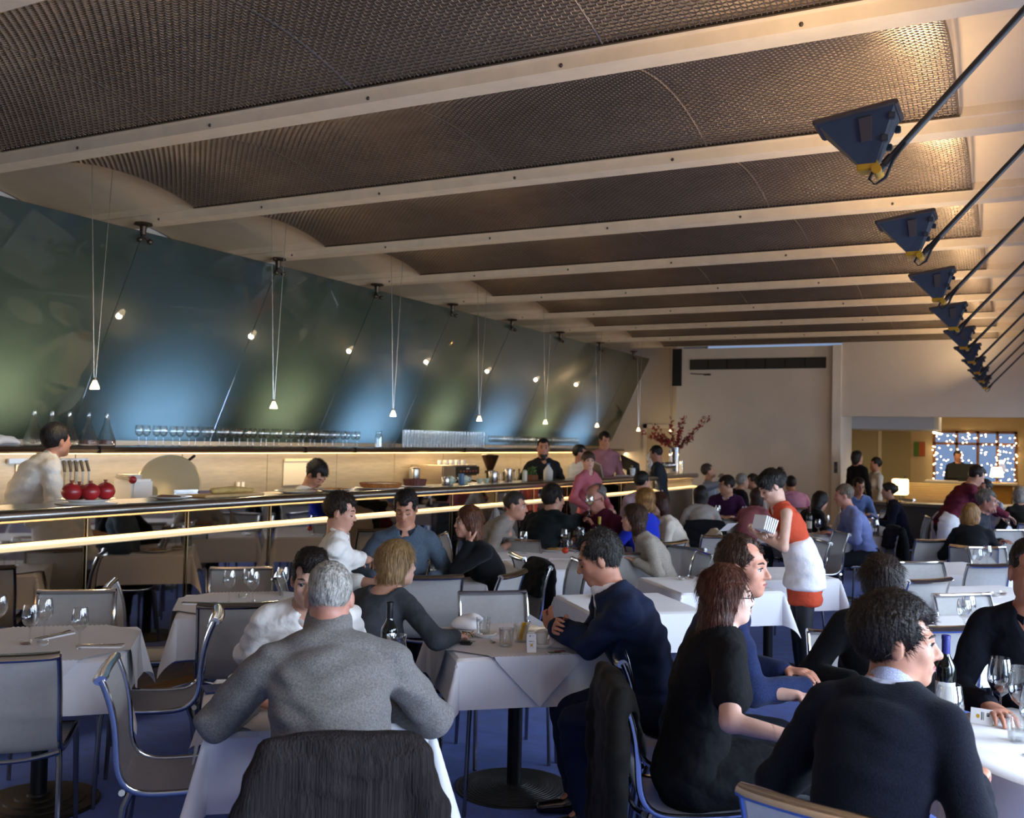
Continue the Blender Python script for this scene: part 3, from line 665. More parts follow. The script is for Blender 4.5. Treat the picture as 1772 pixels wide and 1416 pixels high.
def nets(F, ax):
    I = F < 0; n = F.shape
    c = [I[a:n[0]-1+a, b:n[1]-1+b, d:n[2]-1+d] for a in (0, 1) for b in (0, 1) for d in (0, 1)]
    s = sum(q.astype(np.int8) for q in c); act = (s > 0) & (s < 8); idx = np.argwhere(act)
    if len(idx) == 0: return np.zeros((0, 3)), np.zeros((0, 4), int)
    ids = np.full(act.shape, -1, np.int64); ids[act] = np.arange(len(idx))
    acc = np.zeros((len(idx), 3)); cnt = np.zeros(len(idx)); i, j, k = idx.T
    corner = [(a, b, d) for a in (0, 1) for b in (0, 1) for d in (0, 1)]
    fv = {q: F[i+q[0], j+q[1], k+q[2]] for q in corner}
    for q in corner:
        for axx in range(3):
            if q[axx]: continue
            w = list(q); w[axx] = 1; w = tuple(w); f0, f1 = fv[q], fv[w]; m = (f0 < 0) != (f1 < 0)
            t = np.where(m, f0/np.where(m, f0-f1, 1), 0)
            p = np.tile(np.array(q, float), (len(idx), 1)); p[:, axx] = t; acc += p*m[:, None]; cnt += m
    p = acc/cnt[:, None]; V = np.stack([ax[d][0]+(idx[:, d]+p[:, d])*(ax[d][1]-ax[d][0]) for d in range(3)], 1)
    Q = []
    for d in range(3):
        o = [q for q in range(3) if q != d]; sl0 = [slice(None)]*3; sl1 = [slice(None)]*3; sl0[d] = slice(0, -1); sl1[d] = slice(1, None)
        a, b = I[tuple(sl0)], I[tuple(sl1)]; m = a != b; e = np.argwhere(m)
        ok = (e[:, o[0]] > 0) & (e[:, o[1]] > 0) & (e[:, o[0]] < n[o[0]]-1) & (e[:, o[1]] < n[o[1]]-1); e = e[ok]
        if not len(e): continue
        def cell(u, v): c_ = e.copy(); c_[:, o[0]] += u; c_[:, o[1]] += v; return ids[c_[:, 0], c_[:, 1], c_[:, 2]]
        q = np.stack([cell(-1, -1), cell(0, -1), cell(0, 0), cell(-1, 0)], 1); fl = a[tuple(e.T)]
        if d == 1: fl = ~fl
        q[~fl] = q[~fl][:, ::-1]; Q.append(q)
    return V, np.concatenate(Q)
def solid(name, prims, h, m, parent, inf=0., fold=0., seed=0., cuts=(), lo=None, hi=None, late=(), fur=0):
    prims = list(prims); allp = prims+list(late)
    L = np.min([p.lo for p in allp if not p.sub], 0)-.03-inf if lo is None else lo; H = np.max([p.hi for p in allp if not p.sub], 0)+.03+inf if hi is None else hi
    F, ax = field(prims, L, H, h, inf, fold, seed, cuts, late); V, Q = nets(F, ax)
    if len(V) == 0: return None
    if fur: V, Q = add_fur(V, Q, **fur)
    return ob(name, raw_mesh(name, V, Q, m), parent)

def add_fur(V, Q, n=2200, length=.03, width=.0011, flow=(0, 0, -1), lift=.35, center=None, crown=None):
    a, b, c, d = V[Q[:, 0]], V[Q[:, 1]], V[Q[:, 2]], V[Q[:, 3]]; N = np.cross(c-a, d-b); ar = np.linalg.norm(N, axis=1); N /= np.maximum(ar, 1e-12)[:, None]
    ctr = (a+b+c+d)/4
    if ((ctr-V.mean(0))*N).sum() < 0: N = -N
    pick = RNG.choice(len(Q), n, p=ar/ar.sum()); u = RNG.rand(n, 2); p = a[pick]*((1-u[:, :1])*(1-u[:, 1:]))+b[pick]*(u[:, :1]*(1-u[:, 1:]))+c[pick]*(u[:, :1]*u[:, 1:])+d[pick]*((1-u[:, :1])*u[:, 1:])
    nn = N[pick]; fl = np.tile(np.array(flow, float), (n, 1))
    if crown is not None and lift > .12: r = p-np.array(crown); r /= np.linalg.norm(r, axis=1)[:, None]; fl = fl*.6+r*.9
    fl += RNG.randn(n, 3)*(.22 if lift > .12 else .12); fl -= nn*((fl*nn).sum(1))[:, None]; fl /= np.maximum(np.linalg.norm(fl, axis=1), 1e-9)[:, None]
    L = (length*(.6+.8*RNG.rand(n)))[:, None]; sd = np.cross(fl, nn)*width
    p0 = p-nn*.002; p1 = p+fl*L*.5+nn*L*.5*lift; p2 = p+fl*L+nn*L*lift*.55
    W_ = np.stack([p0-sd, p0+sd, p1+sd*.9, p1-sd*.9, p2+sd*.25, p2-sd*.25], 1).reshape(-1, 3); o = len(V)+np.arange(n)[:, None]*6
    q = np.concatenate([o+np.array([0, 1, 2, 3]), o+np.array([3, 2, 4, 5])]); return np.concatenate([V, W_]), np.concatenate([Q, q])
def fabric(col, rough=.85, kind='wool'):
    nm = 'fabric_%s_%s' % (col.strip('#'), kind)
    if kind == 'wool': return mat(nm, col, .95, noise=.28, nscale=160, bump=.35, bscale=260, sheen=.05, spec=.15)
    if kind == 'cotton': return mat(nm, col, .85, noise=.05, nscale=12, bump=.9, bscale=9, spec=.2, bdist=.025)
    if kind == 'rib': return mat(nm, col, .95, noise=.3, nscale=90, bump=.9, bscale=160, stretch=(1, 1, .02), spec=.12)
    if kind == 'suit': return mat(nm, col, .8, noise=.10, nscale=60, bump=.4, bscale=14, sheen=.02, spec=.15)
    return mat(nm, col, rough)
def skin(c): return mat('skin_'+c.strip('#'), c, .48, noise=.10, nscale=14, bump=.05, bscale=120, spec=.4)
def hairm(c): return mat('hair_'+c.strip('#'), c, .5, noise=.5, nscale=30, bump=.8, bscale=45, stretch=(2.2, 2.2, .5), spec=.3)
M_lip = mat('lips', '#a4605a', .45); M_lash = mat('lash', '#1a1210', .7)
M_eyew = mat('eye_white', '#dcd8d2', .2, coat=.5); M_iris = mat('eye_iris', '#3b3a35', .2, coat=.5); M_pupil = mat('eye_pupil', '#050505', .15)
def eye_mesh():
    b = MB(); b.sphere((0, 0, 0), .0118, 14, 12); me = b.mesh('eye', M_eyew); me.materials.append(M_iris); me.materials.append(M_pupil)
    for p in me.polygons:
        d = Vector(p.center).normalized().z
        p.material_index = 2 if d > .95 else (1 if d > .80 else 0)
    return me
EYE_ME = eye_mesh()
SHOE = mat('shoe_leather', '#1d1311', .25, coat=.4)

def ik(S, T, l1, l2, pole):
    S, T = np.array(S, float), np.array(T, float); d = T-S; L = np.linalg.norm(d); m = (l1+l2)*.995
    if L > m: T = S+d*m/L; d = T-S; L = m
    if L < .12: T = S+nrm(d)*.12; d = T-S; L = .12
    a = math.acos(np.clip((l1*l1+L*L-l2*l2)/(2*l1*L), -1, 1)); u = d/L; p = np.array(pole, float); p = nrm(p-u*(p@u))
    return S+u*l1*math.cos(a)+p*l1*math.sin(a), T

def hand_prims(Wr, fdir, pn, s, curl=.35, k=1., spread=1.):
    """palm and five fingers; s=+1 right hand"""
    f = nrm(fdir); n = nrm(pn-f*(np.dot(pn, f))); l = np.cross(n, f)*s*-1      # l points to the thumb side
    P = []
    kn = Wr+f*.088*k
    P.append(Pr('s', [Wr-f*.02, Wr+f*.03*k, kn-f*.004], [.026*k, .036*k, .040*k], [.019*k, .016*k, .0125*k], lat=l, k=.012))
    for q, (off, L) in enumerate(((.030, .074), (.010, .083), (-.011, .077), (-.031, .060))):
        p = kn+l*off*k-f*.004*abs(q-1)*k; d = nrm(f+l*off*1.6*spread); pts = [p-f*.012]; cu = curl*(.55+.12*q)
        for j, fr in enumerate((.44, .31, .25)):
            d2 = nrm(d*math.cos(cu)+n*math.sin(cu)); cu += curl*(1.0 if j == 0 else .75); pts.append(pts[-1]+(d2*L*fr*k+ (d*.012 if j == 0 else 0)))
        P.append(Pr('s', pts, [.0098*k, .0092*k, .0084*k, .0070*k], k=.004))
    b = Wr+f*.022*k+l*.026*k; m = b+(f*.55+l*.75+n*.35)*.042*k; e = m+nrm(f*1.0+l*.15+n*.5*curl*1.6)*.032*k; e2 = e+nrm(f*1.0-l*.35+n*curl*1.2)*.024*k
    P.append(Pr('s', [b, m, e, e2], [.0145*k, .0125*k, .0105*k, .0085*k], k=.010))
    return P, kn

def tp_sl(top): return (top or {}).get('sleeve', 'long') == 'long'
PEOPLE = []
def person(label, head, face, look=None, lean=None, k=1., seated=True, sk='#b98468', hair=None, top=None, bottom='#191b22', arms=None, res=.0135, female=False,
           pitch=0., roll=0., skirt=None, detail=True, zp=None, chairl=None, side=0., shoes=None, glasses=False, fat=1., beard=None, apron=None, eyes='open', hemlen=None, hs=1., kneeout=.10, cat='person', chair_off=0., feet=None, name='person'):
    """head: world centre of the head, face: heading of the body, look: heading of the head"""
    hx, hy, hz = [float(q) for q in head]; face = float(face); look = face if look is None else look
    if female and k == 1.: k = .93
    if zp is None: zp = .555 if seated else .93*k
    Ls = (.345*k, .25*k, .14*k)
    def up(l): return Ls[0]*math.cos(.7*l)+Ls[1]*math.cos(1.2*l)+Ls[2]*math.cos(.65*l)
    def fw(l): return Ls[0]*math.sin(.7*l)+Ls[1]*math.sin(1.2*l)+Ls[2]*math.sin(.65*l)
    if lean is None:
        a, b_ = 0., 1.2
        if up(0.) < hz-zp: lean = 0.; r_ = (hz-zp)/up(0.); Ls = tuple(q*r_ for q in Ls)
        else:
            for _ in range(40):
                c = (a+b_)/2
                if up(c) > hz-zp: a = c
                else: b_ = c
            lean = a
    else: zp = hz-up(lean)
    off = fw(lean); rx, ry = hx-off*math.cos(face), hy-off*math.sin(face)
    root = thing(name, label, cat, (rx, ry, 0), face-PI/2, None)
    s_side = math.sin(side)
    def sp(d):      # point along the spine, local (x right, y fwd, z up)
        t1 = min(d, Ls[0]); t2 = min(max(d-Ls[0], 0), Ls[1]); t3 = max(d-Ls[0]-Ls[1], 0)
        return V3(s_side*d, t1*math.sin(.7*lean)+t2*math.sin(1.2*lean)+t3*math.sin(.65*lean), zp+t1*math.cos(.7*lean)+t2*math.cos(1.2*lean)+t3*math.cos(.65*lean))
    tot = sum(Ls); w = (.90 if female else 1.)*k*fat; X = V3(1, 0, 0)
    ul = 1.2*lean; upv = V3(0, math.sin(ul), math.cos(ul)); fwv = V3(0, math.cos(ul), -math.sin(ul))
    U = Ls[0]/.345; ds = np.array([-.075, 0, .10, .20, .32, .435, .515, .565])*U
    aw = np.array([.150, .170, .152, .142, .158, .170, .148, .080])*w; ad = np.array([.105, .122, .110, .104, .116, .112, .086, .062])*w
    if female: aw[1] *= 1.08; aw[4] *= .95; aw[5] *= .92
    torso = Pr('s', [sp(d) if d >= 0 else sp(0)+V3(0, 0, d) for d in ds], aw, ad, lat=X, k=.03)
    parts = [torso]; cloth = [torso]
    if female: 
        bust = [Pr('e', sp(.36*U)+fwv*.085*w+X*s*.07*w, (.072*k, .062*k, .066*k), k=.05) for s in (-1, 1)]; parts += bust; cloth += bust
    # head
    hc = sp(tot); la = look-face
    hd = V3(-math.sin(la), math.cos(la), 0); hd = nrm(hd*math.cos(pitch)-V3(0, 0, math.sin(pitch))); Rh = basis(hd)
    if roll: c, s_ = math.cos(roll), math.sin(roll); Rh = Rh@np.array([[c, 0, s_], [0, 1, 0], [-s_, 0, c]])
    hk = k*(.98 if female else 1.)*hs
    def hp(x, y, z): return hc+Rh@(V3(x, y, z)*hk)
    def he(c, r, kk=.02, sub=False): return Pr('e', [hp(*c)], np.array(r)*hk, k=kk, sub=sub, M=Rh)
    nb = sp(.53*U)
    neck = Pr('s', [nb, hp(0, -.022, -.075), hp(0, -.018, -.02)], np.array([.064, .053, .05])*k*(.86 if female else 1.), k=.03); parts.append(neck)
    parts += [Pr('s', [sp(.515*U)+X*s*.135*w, sp(.575*U)+X*s*.03], [.047*k, .045*k], k=.035) for s in (-1, 1)]; cloth += parts[-2:]
    H = [he((0, -.014, .030), (.0735, .094, .089), .02), he((0, .030, -.036), (.060, .062, .078), .035), he((0, .066, -.092), (.024, .022, .020), .03)]
    H += [he((s*.046, .008, -.060), (.018, .034, .030), .03) for s in (-1, 1)]+[he((s*.036, .060, -.022), (.022, .020, .024), .02) for s in (-1, 1)]
    H += [Pr('s', [hp(-.044, .066, .022), hp(-.02, .083, .026), hp(0, .084, .024), hp(.02, .083, .026), hp(.044, .066, .022)], .0095*hk, k=.014)]
    nl = 1. if not female else .85
    H += [Pr('s', [hp(0, .084, .016), hp(0, .096, -.006), hp(0, .083+.024*nl, -.026)], np.array([.0078, .0092, .0125])*hk*nl, k=.010)]+[he((s*.011, .094, -.031), (.0085, .011, .008), .006) for s in (-1, 1)]
    H += [Pr('s', [hp(-.022, .080, -.056), hp(0, .0915, -.0535), hp(.022, .080, -.056)], .0062*hk, k=.010), Pr('s', [hp(-.018, .081, -.066), hp(0, .0905, -.067), hp(.018, .081, -.066)], .0070*hk, k=.010)]
    H += [Pr('e', [hp(s*.0775, -.008, -.006)], np.array([.008, .019, .031])*hk, k=.010, M=Rh@np.array([[math.cos(.35*s), math.sin(.35*s), 0], [-math.sin(.35*s), math.cos(.35*s), 0], [0, 0, 1.]])) for s in (-1, 1)]
    H += [he((s*.032, .097, .003), (.017, .016, .011), .014, True) for s in (-1, 1)]
    parts += H
    # arms
    up_l, fo_l = .285*k, .255*k; sleeves = []; fore = []; hands = []; hb = []
    arms = arms or {}
    inv = lambda p: V3((p[0]-rx)*math.sin(face)-(p[1]-ry)*math.cos(face), (p[0]-rx)*math.cos(face)+(p[1]-ry)*math.sin(face), p[2])
    for s, key in ((-1, 'L'), (1, 'R')):
        A = arms.get(key, {}); S = sp(.505*U)+X*s*.176*w
        T = A.get('to'); T = V3(s*.11, .40, .80) if (T is None and seated) else (V3(s*.24, .08, zp-.18) if T is None else V3(*T))
        if A.get('world'): T = inv(T)
        pole = V3(*A.get('pole', (s*.7, -.55, -.6))); E, Wr = ik(S, T, up_l, fo_l, pole); fd = A.get('dir'); fd = nrm(Wr-E) if fd is None else nrm(fd)
        th = .92 if female else 1.05
        u = Pr('s', [S, S*.55+E*.45, E], np.array([.049, .046, .039])*k*th*math.sqrt(fat), k=.028); f_ = Pr('s', [E, E*.6+Wr*.4, Wr], np.array([.041, .038, .0265])*k*th, k=.02)
        parts += [u, f_]; sleeves.append(u); fore.append(f_)
        hpz, kn = hand_prims(Wr, fd, V3(*A.get('palm', (0, .1, -1))), s, A.get('curl', .4), k*(.92 if female else 1.)); parts += hpz; hb.append((Wr+kn)/2)
    # legs
    legp = []; shoe = []; th_l, sh_l = .42*k, .42*k
    for s in (-1, 1):
        hip = V3(s*.092*w, .01, zp-.015)
        if seated:
            kn = V3(s*(kneeout+.03), .42*k, min(zp-.03, .50)); an = V3(s*(kneeout+.01), .36*k, .085)
            if feet: an = V3(*feet[0 if s < 0 else 1]); kn = V3(an[0]*.8, .42*k, .50)
        else: kn = V3(s*.095*k, .02, .49*k); an = V3(s*.10*k, -.01, .085*k)
        L = Pr('s', [hip, hip*.5+kn*.5, kn, kn*.6+an*.4, an], np.array([.088, .077, .058, .053, .036])*k*(.95 if female else 1)*math.sqrt(fat), k=.03); parts.append(L); legp.append(L)
        ft = V3(0, 1, 0); shoe.append((Pr('s', [an+V3(0, -.045, -.05), an+ft*.06+V3(0, 0, -.05), an+ft*.165+V3(s*.01, 0, -.058)], [.036*k, .042*k, .036*k], [.036, .036, .026], lat=X, k=.02), Pr('s', [an+V3(0, 0, .03), an+V3(0, .0, -.04)], [.044*k, .044*k], k=.03)))
        parts.append(Pr('s', [an, an+ft*.10+V3(0, 0, -.05)], [.030*k, .016*k], k=.02))
    # body surface: coarse block for what clothing hides, fine blocks for head and hands
    fh = res*(.62 if detail else .8); boxes = [(hc-V3(.135, .15, .165)*k, hc+V3(.135, .15, .16)*k, fh)]+[(c-.125*k, c+.125*k, max(.006, res*.52)) for c in hb]
    Vs, Qs, n0 = [], [], 0
    lo = np.min([p.lo for p in parts if not p.sub], 0)-.03; hi = np.max([p.hi for p in parts if not p.sub], 0)+.03
    ch = max(res*2.1, .022) if tp_sl(top) else max(res*1.15, .011); F, ax = field(parts, lo, hi, ch); V, Q = nets(F, ax); cen = V[Q].mean(1); keep = np.ones(len(Q), bool)
    for (a, b_, h_) in boxes: keep &= ~((cen > a+ch*1.2).all(1) & (cen < b_-ch*1.2).all(1))
    Vs.append(V); Qs.append(Q[keep]); n0 = len(V)
    for (a, b_, h_) in boxes:
        F, ax = field(parts, a, b_, h_); V, Q = nets(F, ax); Vs.append(V); Qs.append(Q+n0); n0 += len(V)
    body = ob('body', raw_mesh('body', np.concatenate(Vs), np.concatenate(Qs), skin(sk)), root)
    # face details
    if detail:
        for s in (-1, 1):
            if eyes == 'open':
                e = ob('eye', EYE_ME, body); e.location = hp(s*.0315, .0740, .0030); e.scale = (hk, hk, hk)
                Re = np.stack([Rh[:, 0], Rh[:, 2]*-1., Rh[:, 1]], 1); e.rotation_euler = Matrix(Re.tolist()).to_euler()
                MB().tube([hp(s*.018, .0865, .0075), hp(s*.030, .0905, .0125), hp(s*.045, .082, .0065)], .0021*hk, 5).build('eyelid', M_lash, body)
            else: MB().tube([hp(s*.018, .0855, -.003), hp(s*.031, .0895, -.0075), hp(s*.046, .081, -.002)], .0022*hk, 5).build('eyelid', M_lash, body)
            if hair: MB().tube([hp(s*.015, .0905, .026), hp(s*.030, .0905, .0315), hp(s*.048, .074, .026)], [.0032*hk, .0042*hk, .002*hk], 6).build('eyebrow', hairm(hair.get('brow', hair['col'])), body)
        MB().tube([hp(-.022, .0835, -.0595), hp(-.01, .0955, -.0575), hp(0, .0965, -.0585), hp(.01, .0955, -.0575), hp(.022, .0835, -.0595)], [.002*hk, .0048*hk, .0045*hk, .0048*hk, .002*hk], 6).build('lips', M_lip, body)
        MB().tube([hp(-.019, .0845, -.0635), hp(0, .0955, -.0660), hp(.019, .0845, -.0635)], [.002*hk, .0052*hk, .002*hk], 6).build('lips', M_lip, body)
    if glasses:
        g = MB()
        for s in (-1, 1):
            g.tube([hp(s*.033+.024*math.cos(a), .103-.006*abs(math.cos(a)), .001+.016*math.sin(a)) for a in np.linspace(0, 2*PI, 15)[:-1]], .0016, 5, closed=True)
            g.tube([hp(s*.056, .094, .004), hp(s*.078, .05, .005), hp(s*.082, -.01, .006)], .0018, 5)
        g.tube([hp(-.01, .104, .003), hp(.01, .104, .003)], .0016, 5); g.build('glasses', mat('glasses_frame', '#14110f', .3, .3), root)
    # hair
    if hair:
        st = hair['style']; HM = hairm(hair['col']); Hp = []; cut = []; v = hair.get('vol', 1.)
        fold = .0032
        if st in ('short', 'crop', 'quiff', 'recede', 'updo', 'bald'):
            e = .010*v if st != 'crop' else .005
            Hp = [he((0, -.017, .035+e*.3), (.0735+e*.9, .094+e*1.15, .089+e*1.1), .02)]
            if st == 'quiff': Hp += [he((0, .060, .108), (.058, .040, .026), .03), he((0, .01, .118), (.06, .06, .02), .03)]
            if st == 'updo': Hp += [he((0, -.105, .035), (.045, .04, .042), .02), he((.02, -.125, .065), (.02, .022, .03), .01), he((.0, .05, .085), (.062, .045, .03), .02), he((.056, .05, .03), (.018, .03, .045), .02), he((-.056, .045, .03), (.016, .028, .04), .02)]
            hl = {'short': .023, 'quiff': .026, 'crop': .016, 'recede': .012, 'updo': .040, 'bald': -.03}[st]
            n = Rh@nrm((0, .80, -.60)); c = hp(0, 0, 0)+n*(hl*hk)
            cut.append(Pr('e', [c+n*1.2], (1.2, 1.2, 1.2), k=.008, sub=True)); cut.append(Pr('e', [hp(0, 0, -.08 if st != 'crop' else -.10)-Rh[:, 2]*1.0], (1., 1., 1.), k=.006, sub=True))
            cut += [he((s*.088, .004, -.012), (.022, .026, .036), .008, True) for s in (-1, 1)]
            if st in ('short', 'quiff', 'crop'): cut += [he((s*.052, .080, .060), (.024, .045, .030), .012, True) for s in (-1, 1)]
            if st == 'recede': cut += [he((s*.036, .085, .095), (.030, .065, .045), .015, True) for s in (-1, 1)]
            if st == 'bald': cut += [he((0, .03, .12), (.068, .10, .065), .015, True)]
        else:
            L = hair.get('len', .10); e = .018*v
            Hp = [he((0, -.016, .036), (.0735+e, .094+e, .089+e), .02)]
            bk = hair.get('back', .0)
            Hp += [Pr('s', [hp(0, -.03, .03), hp(0, -.036, -.05), hp(0, -.045-bk*.3, -L*.62), hp(0, -.045-bk, -L)], np.array([.088, .092, .094, .080])*v*hk, np.array([.078, .080, .072, .058])*v*hk, lat=Rh[:, 0], k=.03)]
            if st == 'wavy': Hp += [he((s*.07, -.03-.02*q, -.02-.045*q), (.034, .045, .034), .02) for s in (-1, 1) for q in range(max(2, int(L/.05)))]
            fr = hair.get('fringe', .078)
            n = Rh@nrm((0, .94, -.34)); c = hp(0, 0, 0)+n*((.047+(.078-fr)*.45)*hk); cut.append(Pr('e', [c+n*1.2], (1.2, 1.2, 1.2), k=.010, sub=True))
            cut.append(Pr('s', [hp(0, .075, -.05), hp(0, .06, -.4)], .056*hk, .06*hk, lat=Rh[:, 0], k=.015, sub=True))
            fold = .005
        lng = st in ('bob', 'long', 'wavy'); near_ = res <= .0115
        fur = dict(n=(3600 if lng else 3000) if res <= .0105 else 1200, length=.05 if lng else (.012 if st == 'crop' else .022*min(v, 1.3)), width=.0011 if res <= .0105 else .0017, flow=-Rh[:, 2]*(1. if lng else .5)+Rh[:, 1]*(0. if lng else hair.get('comb', -.2)), lift=.10 if lng else hair.get('lift', .26), crown=hp(0, -.035, .06)) if detail or res <= .012 else 0
        solid('hair', Hp, fh*1.05, HM, root, fold=fold, seed=hx*5, cuts=cut, fur=fur)
    if beard: solid('beard', [he((0, .045, -.085), (.050, .046, .038), .02), he((0, .072, -.115), (.03, .024, .04), .02), he((0, .088, -.048), (.024, .010, .006), .006)], fh, hairm(beard), root, cuts=[he((0, .125, -.055), (.024, .045, .014), .006, True)])
    # clothes
    tp = top or {}; col = tp.get('col', '#333333'); kind = tp.get('kind', 'cotton'); TM = fabric(col, kind=kind); inf = tp.get('inf', .012)
    C = list(cloth); C0 = C; C = []; sl = tp.get('sleeve', 'long')
    if sl != 'none': C += sleeves if sl != 'short' else [Pr('s', [u.p[0], u.p[0]*.4+u.p[-1]*.6], [u.a[0]+.004, u.a[-1]+.012], k=.035) for u in sleeves]
    if sl == 'long': C += [Pr('s', f_.p[:2].tolist()+[(f_.p[-1]*.93+f_.p[0]*.07).tolist()], [f_.a[0]+.003, f_.a[1]+.002, f_.a[2]+.004], k=.02) for f_ in fore]
    if sl == 'roll': C += [Pr('s', [f_.p[0], f_.p[0]*.62+f_.p[-1]*.38], [f_.a[0]+.006, f_.a[0]+.005], k=.02) for f_ in fore]
    if hemlen: C0.append(Pr('s', [sp(.05), sp(0)+V3(0, -.01, -hemlen)], [.165*w, .185*w], [.12*w, .14*w], lat=X, k=.03))
    cuts = []; nkr = tp.get('neckr', .066)
    if not tp.get('roll'): cuts.append(Pr('s', [nb+upv*.035+fwv*tp.get('scoop', .01), hp(0, -.018, .0)], [nkr*k, nkr*1.25*k], k=.008, sub=True))
    if tp.get('v'): cuts.append(Pr('s', [nb+upv*.06+fwv*.10, nb-upv*tp['v']+fwv*.13], [.06*k, .005], k=.006, sub=True))
    if tp.get('open'): cuts.append(Pr('s', [nb+upv*.06+fwv*.13, nb-upv*.14+fwv*.17, nb-upv*.33+fwv*.19], [.07*k, .055, .02], k=.006, sub=True))
    if tp.get('roll'): C.append(Pr('s', [nb+upv*.02, nb+upv*.135+fwv*.020], [.071*k, .067*k], k=.012))
    g = solid(tp.get('name', 'top'), C0, res*.85, TM, root, inf=inf, fold=tp.get('fold', .006), seed=hy*3+hx, cuts=cuts, late=C)
    if tp.get('under'):      # shirt showing inside a jacket or pullover
        UC = list(cloth); UC.append(Pr('s', [nb+upv*.01, nb+upv*.070+fwv*.010], [.068*k, .061*k], k=.01))
        UC += [Pr('s', [f_.p[0]*.1+f_.p[-1]*.9, f_.p[-1]+(f_.p[-1]-f_.p[0])*.04], [f_.a[-1]-.004, f_.a[-1]-.004], k=.01) for f_ in fore] if tp.get('cuffs') else []
        solid('shirt', UC, res*.85, fabric(tp['under'], kind='cotton'), g or root, inf=.007, cuts=[Pr('s', [nb+upv*.058+fwv*.008, hp(0, -.01, 0)], [.057*k, .075*k], k=.005, sub=True)])
    if tp.get('collar'):
        cp = []
        for a in np.linspace(.35, 2*PI-.35, 15): 
            d = V3(math.sin(a), 0, 0)*.071*k+fwv*math.cos(a)*.070*k; cp.append(nb+upv*(.058-.018*math.cos(a))+fwv*.004+d)
        MB().tube(cp, .026*k, 6, lat=upv+fwv*.0, rb=.006).build('collar', tp['collar'] if not isinstance(tp['collar'], str) else fabric(tp['collar'], kind='cotton'), g or root)
    if tp.get('open'):       # turned lapels
        for s in (-1, 1): MB().tube([nb+upv*.060+X*s*.062-fwv*.03, nb+upv*.035+X*s*.076+fwv*.055, nb-upv*.07+X*s*.088+fwv*.128, nb-upv*.20+X*s*.060+fwv*.158, nb-upv*.32+X*s*.018+fwv*.160], [.012, .020, .034, .026, .008], 8, lat=X, rb=.007).build('lapel', TM, g or root)
    if tp.get('tie'):
        q = [nb+upv*.030+fwv*.082, nb-upv*.05+fwv*.134, nb-upv*.18+fwv*.160, nb-upv*.33+fwv*.158]
        MB().tube(q, [.016, .022, .028, .036], 6, lat=X, rb=.006).build('tie', tp['tie'], root)
    BM = fabric(bottom, kind='suit')
    if skirt:
        if seated: Sp = [Pr('s', [sp(-.0)+V3(0, 0, -.02), V3(0, .22*k, zp-.01), V3(0, .43*k, zp-.03)], [.19*w, .19*w, .17*w], [.13*w, .10, .085], lat=X, k=.03)]
        else: Sp = [Pr('s', [sp(.10), sp(0), V3(0, .0, zp-.28*k), V3(0, 0, zp-skirt*k)], [.148*w, .182*w, .19*w, .185*w], [.108*w, .135*w, .14*w, .135*w], lat=X, k=.02, cap=.015)]
        solid('skirt', Sp, res, fabric(col if tp.get('dress') else bottom, kind='cotton'), root, inf=.012, fold=.005)
        solid('tights', [Pr('s', L.p[1:], L.a[1:], k=.03) for L in legp], res*1.2, mat('tights', '#121214', .6), root, inf=.004)
    else: solid('trousers', [Pr('s', [sp(.02), sp(0)+V3(0, 0, -.06)], [.165*w, .165*w], [.12*w, .12*w], lat=X, k=.03)]+legp, res*1.6, BM, root, inf=.013, fold=.005, seed=hx)
    for a_, b_ in shoe: solid('shoe', [a_, b_], max(res*1.15, .011), SHOE if shoes is None else fabric(shoes, kind='plain'), root)
    if apron:
        q0, q1 = apron.get('len', .5), apron.get('top', .12)
        q2 = q0*.5; a_ = Pr('s', [sp(q1), sp(0), V3(0, .0, zp-q2*k), V3(0, 0, zp-q0*k)], [.16*w, .19*w, .20*w, .205*w], [.115*w, .145*w, .155*w, .16*w], lat=X, k=.02, cap=.03)
        bx = Pr('e', [sp(.05)+V3(0, -.20*w, 0)], (.12, .20 if apron.get('gap') else .01, .9), k=.01, sub=True)
        solid('apron', [a_], res, fabric(apron['col'], kind='cotton'), root, inf=.022, fold=.004, cuts=[bx] if apron.get('gap') else [])
    PEOPLE.append((label, rx, ry, face, lean))
    if seated and chairl: chair(rx+(-.0+chair_off)*math.cos(face), ry+(chair_off)*math.sin(face), face, chairl)
    root['_sp'] = [float(q) for q in sp(.3)]
    return dict(root=root, sp=sp, face=face, xy=(rx, ry), hc=hc, inv=inv)
# ------------------------------------------------------------------ the people in the room
def W(u, v, z): return tuple(G(u, v, z))
BROWN, DKBR, BLK, AUB, BLOND, GREY = '#2c1c12', '#1a110c', '#0d0a09', '#45200f', '#8d6a3c', '#8a8680'
SK1, SK2, SK3 = '#c08d74', '#b07a60', '#c79a84'
GING = mat('gingham', '#a9aec9', .8, noise=.55, nscale=320)
